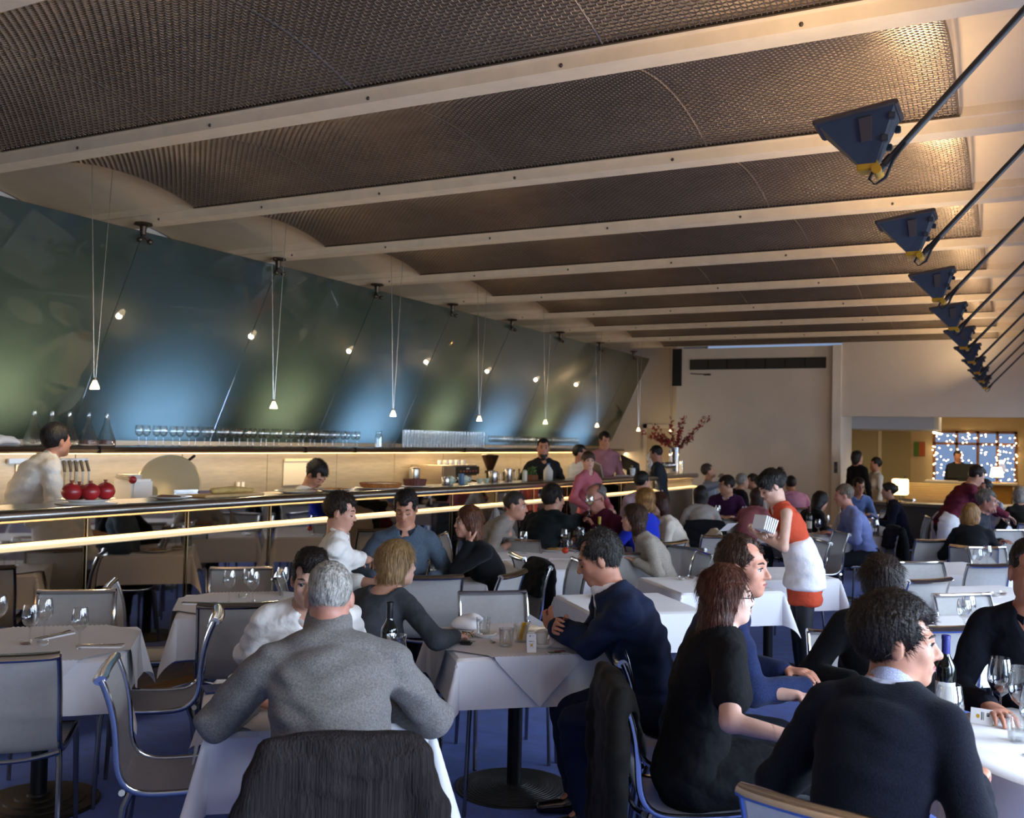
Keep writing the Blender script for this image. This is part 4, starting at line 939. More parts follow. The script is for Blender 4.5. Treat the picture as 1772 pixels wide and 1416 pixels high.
# man in grey roll neck, back to the camera
person('man in a grey roll neck sweater seated with his back to the camera', D(570, 1036, 495), AWAY, look=AWAY-.10, pitch=.25, sk='#b07a66', hair=dict(style='crop', col='#9a958c'), eyes='down',
       top=dict(col='#6e6a67', kind='wool', roll=True, inf=.020, fold=.006), bottom='#24252b', arms=dict(L=dict(to=W(432, 1218, .80), world=True, dir=(.6, .8, .1), pole=(-1, -.35, -.75)), R=dict(to=(.20, .46, .81), pole=(1, -.35, -.7))), res=.0105, fat=1.12, chairl='mesh chair under the charcoal cardigan in the foreground')
person('man in a white shirt facing the camera behind the grey haired man', D(538, 1004, 400), NEAR, look=NEAR-.15, pitch=.16, sk=SK3, hair=dict(style='quiff', col=DKBR), top=dict(col='#e9e4de', kind='cotton', collar='#efeae4', v=.02, name='shirt'), bottom='#20222b',
       arms=dict(L=dict(to=(-.12, .33, .79), pole=(-.15, -.5, -1)), R=dict(to=(.13, .30, .79), pole=(.15, -.55, -1))), res=.0105, chairl='mesh chair with a dark jacket, holding the man in the white shirt')
person('blonde woman in a charcoal top at the centre table looking right', D(688, 978, 340), math.radians(88), look=math.radians(60), sk=SK3, female=True, hair=dict(style='bob', col='#8f7048', len=.085, fringe=.075, brow='#6b4d2d'), top=dict(col='#3a3d42', kind='cotton', neckr=.088, scoop=-.03, fold=.003), bottom='#15151a', skirt=.5,
       arms=dict(L=dict(to=(-.16, .30, .74)), R=dict(to=W(788, 1102, .80), world=True, pole=(1, -.6, -.5))), res=.0105, chairl='mesh chair holding the blonde woman in the charcoal top')
hw = W(955, 1092, .88)
person('man in a navy suit and tie reading a card at the centre table', D(1036, 968, 365), math.radians(214), look=math.radians(204), pitch=.36, sk='#bd8064', hair=dict(style='recede', col='#2b2622', vol=1.3), eyes='down', fat=1.10,
       top=dict(col='#1c2742', kind='suit', sleeve='long', under='#e6e2e2', open=True, neckr=.080, tie=mat('tie_silk', '#2b2422', .5, noise=.9, nscale=55), inf=.020, cuffs=True, name='jacket', fold=.007), bottom='#182038',
       arms=dict(L=dict(to=W(962, 1085, .87), world=True, curl=1.0, palm=(.8, -.1, .3), pole=(-.6, -.3, -.8)), R=dict(to=W(978, 1090, .86), world=True, curl=1.0, palm=(-.9, .2, .2), pole=(.7, -.3, -.8))), res=.0105, chairl='mesh chair holding the suited man')
person('woman with auburn hair, black dress and glasses seen in profile facing right', D(1260, 1032, 452), math.radians(30), look=math.radians(17), sk='#d3a794', female=True, fat=1.28, k=.90, hair=dict(style='long', col=AUB, len=.215, vol=1.1, fringe=.078, back=.03), glasses=True,
       top=dict(col='#0d0d10', kind='cotton', sleeve='short', neckr=.072, fold=.002, inf=.016), bottom='#0e0e11', skirt=.5, arms=dict(L=dict(to=(-.10, .44, .80), curl=.3), R=dict(to=W(1382, 1280, .80), world=True, curl=.5, pole=(.6, -.7, -.7))), res=.0105, chairl='mesh chair with a dark jacket, holding the auburn haired woman')
person('balding man in a navy pullover looking right behind the auburn haired woman', D(1286, 982, 402), hs=1.05, face=math.radians(22), look=math.radians(-4), pitch=.05, sk='#c98e76', hair=dict(style='recede', col='#3a2417', vol=.9), top=dict(col='#1c2647', kind='wool', v=.10, under='#2b2b30', collar='#2b2d33', fold=.004), bottom='#1c1f2a',
       arms=dict(L=dict(to=(-.1, .42, .80)), R=dict(to=W(1395, 1190, .80), world=True, curl=.35, dir=(-.35, .9, -.1), pole=(.8, -.5, -.7))), res=.0105, chairl='mesh chair holding the balding man in the navy pullover')
person('dark haired man in a navy sweater with gingham collar, back to the camera', D(1552, 1112, 572), math.radians(78), look=math.radians(12), pitch=.02, sk='#bb846a', hair=dict(style='short', col='#1c130d', vol=1.7, lift=.2, comb=.6), k=.98, hs=1.13, top=dict(col='#080b17', kind='wool', collar=GING, fold=.003, neckr=.075, inf=.016, under='#b9bcd0'), bottom='#15161c',
       arms=dict(L=dict(to=(-.20, .34, .82), pole=(-.5, -.5, -1)), R=dict(to=(.22, .33, .82), curl=.9, pole=(.45, -.6, -1))), res=.0105, chairl='mesh chair with brown grey sling in the right foreground')
person('person with a dark bob bowing the head behind the navy sweater man', D(1527, 1010, 395), math.radians(-68), look=math.radians(-80), pitch=.75, female=True, sk=SK2, hair=dict(style='bob', col='#20140d', len=.075, fringe=.030), eyes='down', glasses=True, top=dict(col='#0b0b0e', kind='wool', fold=.003, inf=.018), res=.010, arms=dict(L=dict(to=(-.12, .34, .78)), R=dict(to=(.14, .34, .78))), chairl='mesh chair behind the person with the dark bob')
person('man in a dark buttoned shirt at the right edge of the photo', D(1788, 992, 440), math.radians(-100), look=math.radians(-75), sk='#a9735c', hair=dict(style='crop', col='#1a1512'), top=dict(col='#10121d', kind='cotton', collar='#10121d', v=.04, fold=.003, name='shirt'), bottom='#16171d', res=.010, k=1.05, arms=dict(L=dict(to=(-.2, .36, .80)), R=dict(to=(.12, .38, .80))), chairl='mesh chair of the man at the right edge')
# middle tables
person('man in a white shirt leaning over his plate before the mirrored bar', D(590, 886, 262), math.radians(36), look=math.radians(22), pitch=.22, sk=SK1, hair=dict(style='short', col='#24160d', vol=1.5), eyes='down', top=dict(col='#e5dfd6', kind='cotton', collar='#ece6dd', sleeve='roll', name='shirt'), bottom='#14151b',
       arms=dict(L=dict(to=(-.10, .34, .80)), R=dict(to=W(688, 985, .80), world=True, curl=.8, pole=(.8, -.4, -.7))), chairl='mesh chair holding the man leaning over his plate')
person('man in a blue grey sweater looking down at the table by the bar', D(702, 880, 243), math.radians(-54), look=math.radians(-66), pitch=.38, sk=SK2, hair=dict(style='short', col='#17100c', vol=1.4), eyes='down', top=dict(col='#47525f', kind='wool', collar='#1d222b', neckr=.07, name='sweater'), bottom='#191c24', beard=None,
       arms=dict(L=dict(to=(-.18, .27, .80)), R=dict(to=(.2, .26, .80))), chairl='mesh chair holding the man in the blue grey sweater')
person('woman with long auburn waves and a black top resting chin on hand', D(810, 905, 240), LEFT+.10, look=LEFT-.02, sk=SK1, female=True, hair=dict(style='wavy', col='#55301a', len=.24, vol=1.0, back=.02), top=dict(col='#0b0b0d', kind='wool', fold=.003), bottom='#101013', res=.0125,
       arms=dict(L=dict(to=(-.08, .28, 1.04), curl=1., dir=(.3, .1, .9), palm=(.3, -.9, .2), pole=(-.3, .3, -1)), R=dict(to=(.18, .30, .80))), chairl='mesh chair holding the woman in black with auburn waves')
person('man with shaved head in a grey v neck sweater with clasped hands', D(892, 876, 184), hs=1.08, face=math.radians(20), look=math.radians(12), pitch=.12, sk='#b5836c', hair=dict(style='crop', col='#2c2521'), top=dict(col='#8c8279', kind='wool', v=.07, sleeve='roll', fold=.006), bottom='#1a1a20',
       arms=dict(L=dict(to=(-.02, .30, .98), curl=.9, dir=(.4, .1, .8), pole=(-.5, .3, -1)), R=dict(to=(.12, .36, .82), curl=.6)), chairl='mesh chair holding the man in the grey v neck')
person('man in a dark checked jacket turned toward the man in maroon', D(958, 864, 178), hs=1.08, face=RIGHT+.75, look=RIGHT+.2, pitch=.1, sk=SK1, hair=dict(style='short', col='#1d1613', vol=1.5), top=dict(col='#171c1d', kind='suit', under='#d8d6d4', open=True, inf=.02, cuffs=True, name='jacket'), res=.0145,
       arms=dict(L=dict(to=(-.1, .35, .80)), R=dict(to=W(1020, 890, 1.02), world=True, curl=.9, pole=(.6, -.2, -.9))), chairl='mesh chair holding the man in the dark jacket')
person('balding man in a maroon shirt and glasses holding up a wine glass', D(1031, 862, 177), hs=1.06, face=LEFT+.45, look=LEFT+.5, pitch=.3, sk='#b67a66', hair=dict(style='bald', col='#6f6a66'), glasses=True, fat=1.12, top=dict(col='#4a1026', kind='cotton', fold=.006, name='shirt'), res=.0145,
       arms=dict(L=dict(to=(-.05, .34, .96), curl=.9, dir=(.5, .2, .8), pole=(-.6, 0, -.9)), R=dict(to=(.18, .34, .82))), chairl='mesh chair holding the man in maroon')
person('woman with a brown bob and cream top facing left at the group table', D(1096, 898, 208), math.radians(215), look=math.radians(203), sk=SK1, female=True, hair=dict(style='bob', col='#3a2415', len=.115, vol=1.05), top=dict(col='#a89f92', kind='wool', fold=.003), res=.0145, arms=dict(L=dict(to=(-.1, .33, .81)), R=dict(to=(.12, .33, .81))), chairl='blue framed chair holding the woman in the cream top')
person('woman in a bright blue top with curly blonde hair, back to the camera', D(1114, 866, 182), LEFT-.95, look=LEFT-1.1, sk=SK1, female=True, fat=1.15, hair=dict(style='wavy', col='#8a6233', len=.07, vol=1.0), top=dict(col='#1c2fb0', kind='wool', fold=.003), res=.0165, chairl='blue framed chair holding the woman in the bright blue top')
person('woman in an ivory blouse with long brown hair leaning left', D(1137, 872, 168), LEFT-.25, look=LEFT-.1, pitch=.2, side=-.12, sk=SK3, female=True, hair=dict(style='long', col='#3b1c10', len=.18), top=dict(col='#cfc4b4', kind='cotton'), res=.0165, chairl='chair with an ivory coat, holding the woman in the ivory blouse')
person('man in a pale pink shirt with his back to us, near the bar end', D(1112, 834, 138), AWAY-.3, look=RIGHT+.3, sk=SK1, hair=dict(style='short', col=BLK, vol=1.3), top=dict(col='#b89fa6', kind='cotton'), res=.018, detail=False, chairl='mesh chair holding the man in the pale pink shirt')
# staff behind and by the bar
person('chef in a white shirt with his back turned at the left of the bar', D(99, 764, 226), math.radians(72), look=math.radians(80), sk=SK2, seated=False, lean=.52, hair=dict(style='short', col='#120d0b', vol=2.0), top=dict(col='#d8d2c8', kind='cotton', collar='#dcd6cc', fold=.007, name='chef_shirt', inf=.02), res=.014, detail=False, arms=dict(L=dict(to=(-.2, .42, 1.02)), R=dict(to=(.3, .30, 1.0))))
person('chef in white bowing his head over the counter beside the tarts', D(547, 822, 186), math.radians(15), look=math.radians(-5), pitch=.75, sk=SK2, seated=False, lean=.60, hair=dict(style='short', col='#1b130f', vol=1.8), eyes='down', top=dict(col='#e2ddd4', kind='cotton', fold=.006, name='chef_shirt'), res=.0145, arms=dict(L=dict(to=(-.15, .42, 1.02)), R=dict(to=(.12, .40, 1.02))))
person('bearded barman in a black shirt standing behind the bar', D(940, 776, 130), hs=1.06, face=math.radians(-50), look=math.radians(-60), sk=SK2, seated=False, lean=.0, hair=dict(style='crop', col='#120e0c', vol=1.), beard='#140f0d', top=dict(col='#1b1c1c', kind='cotton', collar='#1b1c1c', v=.04, name='shirt'), res=.0165, arms=dict(L=dict(to=(-.25, .14, 1.0)), R=dict(to=(.25, .14, 1.0))))
person('young man in a white shirt turning away behind the bar', D(1004, 785, 118), face=math.radians(60), look=math.radians(20), sk=SK2, seated=False, lean=.05, hair=dict(style='short', col=BLK), top=dict(col='#c6cbd4', kind='cotton'), res=.019, detail=False, arms=dict(L=dict(to=(-.2, .3, 1.05)), R=dict(to=(.2, .3, 1.05))))
person('tall barman in a pink shirt with rolled sleeves behind the bar', D(1046, 762, 115), face=math.radians(-55), look=math.radians(-40), pitch=.25, sk=SK2, seated=False, lean=.0, hair=dict(style='short', col=BLK), top=dict(col='#9c6a70', kind='cotton', collar='#9c6a70', sleeve='roll', name='shirt'), bottom='#3a1820', res=.018, arms=dict(L=dict(to=(-.12, .12, 1.1), pole=(-1, -.2, -.4)), R=dict(to=(.12, .2, 1.05))))
person('waitress in a pink top turning her head in front of the bar', D(1018, 798, 142), math.radians(-20), look=math.radians(-50), sk=SK3, seated=False, lean=.0, female=True, hair=dict(style='updo', col='#4a3120'), top=dict(col='#b4636e', kind='cotton'), bottom='#2a2022', res=.0165, arms=dict(L=dict(to=(-.2, .2, .98)), R=dict(to=(.2, .2, .98))))
person('man in a dark shirt looking down at the far end of the bar', D(1135, 786, 112), math.radians(200), look=math.radians(190), pitch=.35, sk=SK2, seated=False, lean=.15, hair=dict(style='short', col=BLK), eyes='down', top=dict(col='#2a2f38', kind='cotton', name='shirt'), res=.019, detail=False)
# waitress
wt = person('waitress in an orange dress and white apron writing on a pad', D(1335, 842, 238), math.radians(206), look=math.radians(212), pitch=.55, sk='#cb9f88', seated=False, zp=.90, female=True, k=.87, hs=1.10, hair=dict(style='updo', col='#17100c'), eyes='down', top=dict(col='#c04a30', kind='cotton', sleeve='none', dress=True, neckr=.085, name='dress', fold=.004), skirt=.29, apron=dict(col='#e6e2e2', len=.14, top=.19), res=.0105,
       arms=dict(L=dict(to=tuple(D(1312, 926, 240)), world=True, curl=.9, palm=(.5, 0, .8)), R=dict(to=tuple(D(1330, 922, 246)), world=True, curl=.8, palm=(-.6, 0, -.6), pole=(.7, -.7, -.6))))
# far tables
def far(label, head, face, **k): k.setdefault('res', .020); k.setdefault('detail', False); return person(label, head, face, **k)
far('man in a light blue shirt tipping back his head to drink by the far wall', D(1226, 816, 108), RIGHT-.6, look=RIGHT-.3, pitch=-.3, sk=SK1, hair=dict(style='short', col='#3a322c'), top=dict(col='#9fabbd', kind='cotton'), arms=dict(R=dict(to=(.02, .22, 1.28), curl=.9)))
far('woman with long straight black hair and a grey top, far side', D(1212, 858, 142), AWAY-.35, sk=SK1, female=True, hair=dict(style='long', col='#140d0b', len=.20), top=dict(col='#a29a94', kind='wool'), chairl='chair with a black coat behind the long haired woman')
far('smiling man in a purple sweater with folded arms at the far party', D(1257, 840, 126), NEAR-.5, look=LEFT-.1, pitch=.2, sk=SK1, hair=dict(style='short', col='#1d140f', vol=1.4), detail=True, top=dict(col='#3a1538', kind='wool', collar='#c9c4cc'), chairl='chair holding the man in the purple sweater')
far('grey haired man in black at the far party', D(1285, 834, 112), RIGHT+.1, sk=SK1, hair=dict(style='short', col='#8a847c'), top=dict(col='#15151a', kind='suit'))
far('man in a white shirt facing the grey haired man', D(1301, 834, 108), LEFT-.2, sk=SK2, hair=dict(style='short', col='#2a1f18'), top=dict(col='#c9c6c8', kind='cotton'))
far('woman in a dusty pink top behind the waitress', D(1312, 862, 142), RIGHT+.6, sk=SK1, female=True, hair=dict(style='long', col='#2e1a12', len=.16), top=dict(col='#a4626a', kind='wool'))
far('man in a pink shirt with his back to us by the far wall', D(1368, 838, 112), AWAY-.2, sk=SK2, hair=dict(style='short', col='#1b1411'), top=dict(col='#c48aa6', kind='cotton'), chairl='far chair holding the man in the pink shirt')
far('woman in black bending forward with dark hair', D(1420, 868, 142), RIGHT+.1, pitch=.4, sk=SK1, female=True, hair=dict(style='long', col='#160e0b', len=.15), top=dict(col='#111114', kind='wool'), chairl='far chair holding the woman in black bending forward')
far('fair haired man in a blue shirt seated at the table with the wine bottle', D(1460, 858, 152), math.radians(205), look=math.radians(196), pitch=.15, sk='#c98d78', hair=dict(style='short', col='#6f6152'), top=dict(col='#7f8cc0', kind='cotton', collar='#8a96c6', name='shirt', fold=.006), res=.0145, chairl='chair with a black coat, holding the fair haired man')
far('man in glasses and a blue cardigan resting his chin', D(1486, 842, 118), NEAR-.2, pitch=.2, sk=SK2, detail=True, glasses=True, hair=dict(style='short', col='#191310'), top=dict(col='#5f74a4', kind='wool'), arms=dict(R=dict(to=(.03, .22, 1.08), curl=1.)))
far('woman in navy with dark pinned up hair near the far opening', D(1538, 850, 128), LEFT-.5, sk=SK1, female=True, hair=dict(style='updo', col='#1c120d'), top=dict(col='#14172a', kind='wool'), chairl='far chair holding the woman in navy')
far('woman in black standing in the far opening', D(1484, 792, 100), math.radians(60), look=math.radians(30), sk=SK1, seated=False, lean=0., female=True, hair=dict(style='bob', col='#1c120e', len=.09), top=dict(col='#0e0e10', kind='wool'))
far('woman in a white blouse and red trousers standing in the far opening', D(1515, 804, 100), math.radians(215), look=math.radians(200), sk=SK2, seated=False, lean=0., female=True, hair=dict(style='short', col='#17100d', vol=1.4), top=dict(col='#d3cbbd', kind='cotton'), bottom='#8a1c1e')
far('waiter in a maroon shirt and white apron bending over a table', D(1690, 824, 134), RIGHT-.35, look=RIGHT-.5, pitch=.5, sk=SK1, seated=False, lean=.66, hair=dict(style='short', col='#20140e', vol=1.4), top=dict(col='#5a1a2a', kind='cotton', fold=.007, name='shirt'), bottom='#0e0f14', apron=dict(col='#dcdadb', len=.62, top=.1, gap=True), res=.0145, arms=dict(L=dict(to=(-.15, .72, .95)), R=dict(to=(.15, .72, .95))))
far('blonde woman in a black jacket with her back to us at right', D(1682, 893, 172), RIGHT+.9, look=RIGHT+.3, sk=SK1, female=True, hair=dict(style='wavy', col='#8a6538', len=.11), top=dict(col='#13151b', kind='suit', fold=.005), res=.0145, chairl='chair holding the blonde woman in the black jacket')
far('grey haired man drinking beside the blonde woman in the black jacket', D(1708, 868, 160), RIGHT-1.0, look=RIGHT-.9, pitch=.1, sk='#b9806c', hair=dict(style='short', col='#6e6a64'), detail=True, top=dict(col='#33363c', kind='suit'), arms=dict(R=dict(to=(.0, .26, 1.08), curl=.9)), res=.0165)
far('man in glasses and a white shirt facing the waiter in maroon', D(1703, 846, 128), LEFT+.2, sk=SK2, glasses=True, hair=dict(style='short', col='#1c1512'), detail=True, top=dict(col='#c3cad6', kind='cotton'))
far('grey haired woman in a patterned black top at the far right edge', D(1764, 858, 132), RIGHT+1.2, sk=SK1, female=True, hair=dict(style='bob', col='#8a8378', len=.06), top=dict(col='#191815', kind='wool'), chairl='far chair holding the woman in the patterned top')
far('receptionist in black behind the desk before the fairy lights', D(1657, 790, 78), math.radians(-75), sk=SK2, seated=False, lean=0., hair=dict(style='short', col='#120e0c'), top=dict(col='#131316', kind='suit'))
# ------------------------------------------------------------------ things on the tables
M_glass = glass_mat('drinking_glass', (.985, .99, .985), .05, .85)
M_red = mat('red_wine', '#2a0309', .08, coat=.5); M_whitew = mat('white_wine', '#d9c27a', .1, alpha=.6)
M_water = glass_mat('water', (.93, .96, .96), .10, .5)
M_bottle = mat('bottle_glass', '#0b0f0a', .06, coat=.6); M_greenb = mat('green_bottle', '#1d3016', .06, coat=.6, alpha=.85)
TZ = .7585
def snap(u, v, z, mg=.05):       # keep a measured spot on the nearest table top
    p = G(u, v, z)
    if math.hypot(p[0]-RT[0], p[1]-RT[1]) < RR+.3: return p
    best = min(TABLES, key=lambda t: math.hypot(t[0]-p[0], t[1]-p[1])); d = np.array([p[0]-best[0], p[1]-best[1]]); a = float(np.clip(d@TA_, -best[2]+mg, best[2]-mg)); b_ = float(np.clip(d@TB_, -best[3]+mg, best[3]-mg))
    q = np.array(best[:2])+TA_*a+TB_*b_; return np.array([q[0], q[1], z])
WG = MB().lathe([(.033, 0), (.034, .002), (.012, .006), (.005, .012), (.0042, .05), (.005, .085), (.012, .092), (.028, .105), (.037, .125), (.039, .145), (.036, .175), (.031, .198), (.0305, .198), (.0355, .175), (.038, .145), (.036, .125), (.027, .107), (.001, .097)], 22).mesh('bowl', M_glass)
WGB = MB().lathe([(.036, 0), (.037, .002), (.012, .006), (.0052, .012), (.0045, .05), (.0052, .080), (.014, .087), (.034, .104), (.046, .135), (.0475, .155), (.044, .195), (.037, .228), (.0365, .228), (.0435, .195), (.0465, .155), (.045, .135), (.033, .106), (.001, .093)], 26).mesh('bowl', M_glass)
REDW = MB().lathe([(.001, .096), (.032, .1075), (.0435, .135), (.0435, .1352), (.001, .136)], 22).mesh('wine', M_red)
REDS = MB().lathe([(.001, .099), (.026, .1085), (.0352, .126), (.0352, .1262), (.001, .127)], 18).mesh('wine', M_red)
WHTS = MB().lathe([(.001, .099), (.026, .1085), (.0352, .126), (.0352, .1262), (.001, .127)], 18).mesh('wine', M_whitew)
TUM = MB().lathe([(.001, .0), (.030, 0), (.033, .004), (.038, .088), (.0368, .088), (.032, .010), (.001, .009)], 22).mesh('wall', M_glass)
TUMW = MB().lathe([(.001, .010), (.0318, .011), (.034, .04), (.001, .0405)], 18).mesh('water', M_water)
CAR = MB().lathe([(.001, 0), (.046, 0), (.05, .004), (.05, .12), (.048, .15), (.040, .175), (.038, .195), (.043, .215), (.0415, .215), (.0365, .195), (.0385, .174), (.0465, .148), (.0485, .12), (.048, .008), (.001, .007)], 22).mesh('wall', M_glass)
CARW = MB().lathe([(.001, .009), (.047, .010), (.0475, .10), (.001, .1005)], 18).mesh('water', M_water)
def glass(u, v, label, kind='wine', wine=None, z=TZ, group=None, at=None):
    p = snap(u, v, z) if at is None else at
    nm, me, cat_, pn = {'wine': ('wine_glass', WG, 'wine glass', 'bowl'), 'big': ('wine_glass', WGB, 'wine glass', 'bowl'), 'tum': ('tumbler', TUM, 'tumbler', 'wall'), 'car': ('carafe', CAR, 'carafe', 'wall')}[kind]
    t = thing(nm, label, cat_, (p[0], p[1], z if at is None else at[2]), RNG.rand()*6, group); ob(pn, me, t)
    if wine == 'red': ob('wine', REDW if kind == 'big' else REDS, t)
    if wine == 'white': ob('wine', WHTS, t)
    if wine == 'water': ob('water', TUMW if kind == 'tum' else CARW, t)
    return t
def bottle(u, v, label, m=M_bottle, cap='#20235c', lab='#d8d2c4', z=TZ, sc=1.):
    p = snap(u, v, z); t = thing('wine_bottle', label, 'bottle', (p[0], p[1], z), 2.5)
    MB().lathe([(.001, 0), (.034, 0), (.037, .004), (.037, .19), (.034, .205), (.018, .232), (.0145, .245), (.0145, .262), (.001, .262)], 22).build('glass_body', m, t)
    MB().lathe([(.0148, .244), (.0152, .246), (.0152, .298), (.0165, .299), (.0165, .312), (.013, .314), (.001, .310)], 18).build('capsule', mat('cap_'+cap.strip('#'), cap, .35), t)
    b = MB(); n = 12
    b.add([(.0376*math.cos(a), .0376*math.sin(a), z_) for z_ in (.05, .14) for a in np.linspace(0, 3.4, n)], [(i, i+1, n+i+1, n+i) for i in range(n-1)]); b.build('label', mat('lab_'+lab.strip('#'), lab, .6), t)
    return t
M_cut = mat('cutlery', '#b8b4ae', .18, 1.)
M_nap = mat('napkin', '#e9e6e6', .85, bump=.15, bscale=25)
def cutlery(u, v, label, rz, z=TZ+.004):
    p = snap(u, v, z, .1); t = thing('place_setting', label, 'napkin', (p[0], p[1], z), rz)
    MB().bbox(-.10, .10, -.03, .03, 0, .010, .004).build('napkin', M_nap, t, False)
    k = MB(); k.tube([(-.11, -.012, .0125), (-.01, -.012, .013), (.10, -.012, .0125)], [.004, .0035, .001], 6, lat=(0, 1, 0), rb=.002); k.build('knife', M_cut, t)
    f = MB(); f.tube([(-.11, .012, .0125), (.03, .012, .0135), (.06, .012, .013)], [.004, .003, .010], 6, lat=(0, 1, 0), rb=.002)
    for q in (-.007, -.0025, .0025, .007): f.tube([(.055, .012+q, .013), (.10, .012+q, .0165)], .0013, 5)
    f.build('fork', M_cut, t)
def crumple(u, v, label, sx, sy, sz, m=M_nap, seed=1, name='napkin', cat='napkin', z=TZ):
    p = G(u, v, z); t = thing(name, label, cat, (p[0], p[1], z), ROT)
    P_ = [Pr('e', [V3(0, 0, sz*.4)], (sx, sy, sz*.5), k=.03), Pr('e', [V3(sx*.4, -sy*.2, sz*.6)], (sx*.6, sy*.7, sz*.45), k=.03)]
    solid('cloth', P_, .007, m, t, fold=.012, seed=seed, cuts=[Pr('e', [V3(0, 0, -1.)], (1., 1., 1.), k=.004, sub=True)]); return t
def dish(u, v, label, r=.028, z=TZ, fill='#7a4a34'):
    p = snap(u, v, z); t = thing('condiment_dish', label, 'dish', (p[0], p[1], z)); MB().lathe([(.001, 0), (r*.7, 0), (r*.8, .003), (r, .026), (r*.93, .026), (r*.72, .006), (.001, .005)], 20).build('glass_dish', M_glass, t)
    MB().lathe([(.001, .006), (r*.72, .007), (r*.82, .014), (.001, .016)], 16).build('filling', mat('fill_'+fill.strip('#'), fill, .8, bump=.4, bscale=200), t)
def plate(u, v, label, r=.125, z=TZ, at=None, food=None, m=M_white):
    p = snap(u, v, z, .12) if at is None else at; t = thing('plate', label, 'plate', (p[0], p[1], z if at is None else at[2]))
    MB().lathe([(.001, 0), (r*.55, 0), (r*.6, .003), (r*.98, .019), (r, .022), (r*.96, .0225), (r*.6, .008), (.001, .007)], 36).build('dish', m, t)
    if food:
        P_ = [Pr('e', [V3(r*.5*(RNG.rand()-.5), r*.5*(RNG.rand()-.5), .012)], (r*.38*(.6+.5*RNG.rand()), r*.34, .016), k=.012) for _ in range(5)]
        solid('food', P_, .006, mat('food_'+food.strip('#'), food, .6, noise=.5, nscale=60, bump=.6, bscale=90), t, fold=.004)
    return t
# lower left table
glass(137, 1126, 'wine glass alone at the right of the lower left table')
glass(51, 1119, 'front wine glass of the pair at the lower left table'); glass(76, 1107, 'rear wine glass of the pair at the lower left table'); glass(-3, 1100, 'wine glass cut by the left edge of the photo')
dish(44, 1118, 'small glass dish of pepper on the lower left table'); dish(74, 1119, 'small glass dish of salt on the lower left table', fill='#e8e4de')
cutlery(186, 1121, 'napkin with knife and fork at right of the lower left table', ROT-.15); cutlery(96, 1103, 'rolled napkin and cutlery behind the lower left glasses', ROT+.9)
# left back table
glass(396, 1044, 'leftmost wine glass of the cluster near the bar'); glass(430, 1039, 'rear wine glass of the cluster near the bar'); glass(437, 1046, 'front right wine glass of the cluster near the bar'); glass(488, 1036, 'wine glass beside the head of the man in the white shirt')
dish(420, 1036, 'salt dish among the wine glasses near the bar', fill='#ddd6cc'); dish(434, 1047, 'pepper dish among the wine glasses near the bar')
cutlery(346, 1047, 'napkin with cutlery on the table behind the dark chair', ROT-.3)
# front table
p = G(392, 1196, TZ); t = thing('menu', 'dark blue menu card under the napkin on the front table', 'menu', (p[0], p[1], TZ+.008), ROT+.2)
MB().bbox(-.09, .07, -.06, .07, 0, .006, .002).build('cover', mat('menu_blue', '#1d2a5c', .5), t, False); MB().box(-.088, .068, -.058, .068, .0055, .0068).build('page', mat('menu_page', '#23336c', .6), t, False)
crumple(420, 1190, 'crumpled white napkin on the blue menu', .055, .04, .05, seed=2, z=TZ+.014)
glass(392, 1246, 'tumbler beside the elbow of the grey sweater', 'tum', 'water')
p = G(408, 1214, TZ); t = thing('reading_glasses', 'folded dark reading glasses beside the tumbler on the front table', 'glasses', (p[0], p[1], TZ+.006), .6); g = MB()
for s in (-1, 1): g.tube([(s*.033+.024*math.cos(a), .0, .018+.016*math.sin(a)) for a in np.linspace(0, 2*PI, 13)[:-1]], .0022, 5, closed=True); g.tube([(s*.058, 0, .02), (s*.05, .06, .012), (s*.0, .10, .006)], .002, 5)
g.build('frame', mat('glasses_frame', '#14110f', .3, .3), t)
bottle(686, 1168, 'wine bottle with dark capsule right of the grey sweater', cap='#101012'); glass(701, 1190, 'tall glass carafe right of the grey sweater', 'car', 'water')
# centre table
CZ = TZ+.008
crumple(806, 1088, 'crumpled white napkin on the centre table beside the blonde woman', .085, .05, .075, seed=5, z=CZ)
plate(838, 1102, 'white saucer under the milky glass on the centre table', .07, CZ)
glass(836, 1099, 'glass of milky dregs on the saucer at the centre table', 'tum', z=CZ+.012)
p = G(802, 1104, CZ); t = thing('orange_peel', 'pieces of orange peel and green stalk on the centre table', 'peel', (p[0], p[1], CZ))
for q in range(4): solid('peel', [Pr('s', [V3(.02*q-.03, .012*math.sin(q*2), .008), V3(.02*q-.012, .02*math.cos(q*2), .02+.006*q)], [.012, .008], [.003, .003], lat=(0, 1, .3), k=.004)], .004, mat('peel', '#c9824a', .6, noise=.2), t)
MB().tube([(-.01, 0, .03), (.03, .01, .028), (.06, -.01, .012)], .003, 5).build('stalk', mat('stalk', '#3c5a22', .6), t)
p = G(807, 1116, CZ); t = thing('key_fob', 'black car key fob on the centre table', 'key', (p[0], p[1], CZ), .3); MB().bbox(-.035, .03, -.021, .021, 0, .020, .008).build('case', mat('fob', '#121212', .35), t); MB().bbox(.015, .048, -.010, .004, .014, .022, .003).build('key_blade', M_cut, t); MB().bbox(-.02, .0, -.008, .008, .019, .0215, .002).build('button', mat('fob_b', '#3a3a3a', .5), t)
p = G(851, 1110, CZ); t = thing('teaspoon', 'teaspoon on the centre table by the saucer', 'spoon', (p[0], p[1], CZ), -.9)
b = MB(); b.tube([(-.06, 0, .004), (.03, 0, .006)], .0022, 6); b.build('handle', M_cut, t); MB().sphere((.045, 0, .006), .014, 12, 8, (1.3, .8, .28)).build('bowl', M_cut, t)
glass(876, 1119, 'clear tumbler with a little water on the centre table', 'tum', z=CZ)
sg = glass(901, 1111, 'glass holding yellow and white sugar sachets on the centre table', 'tum', z=CZ)
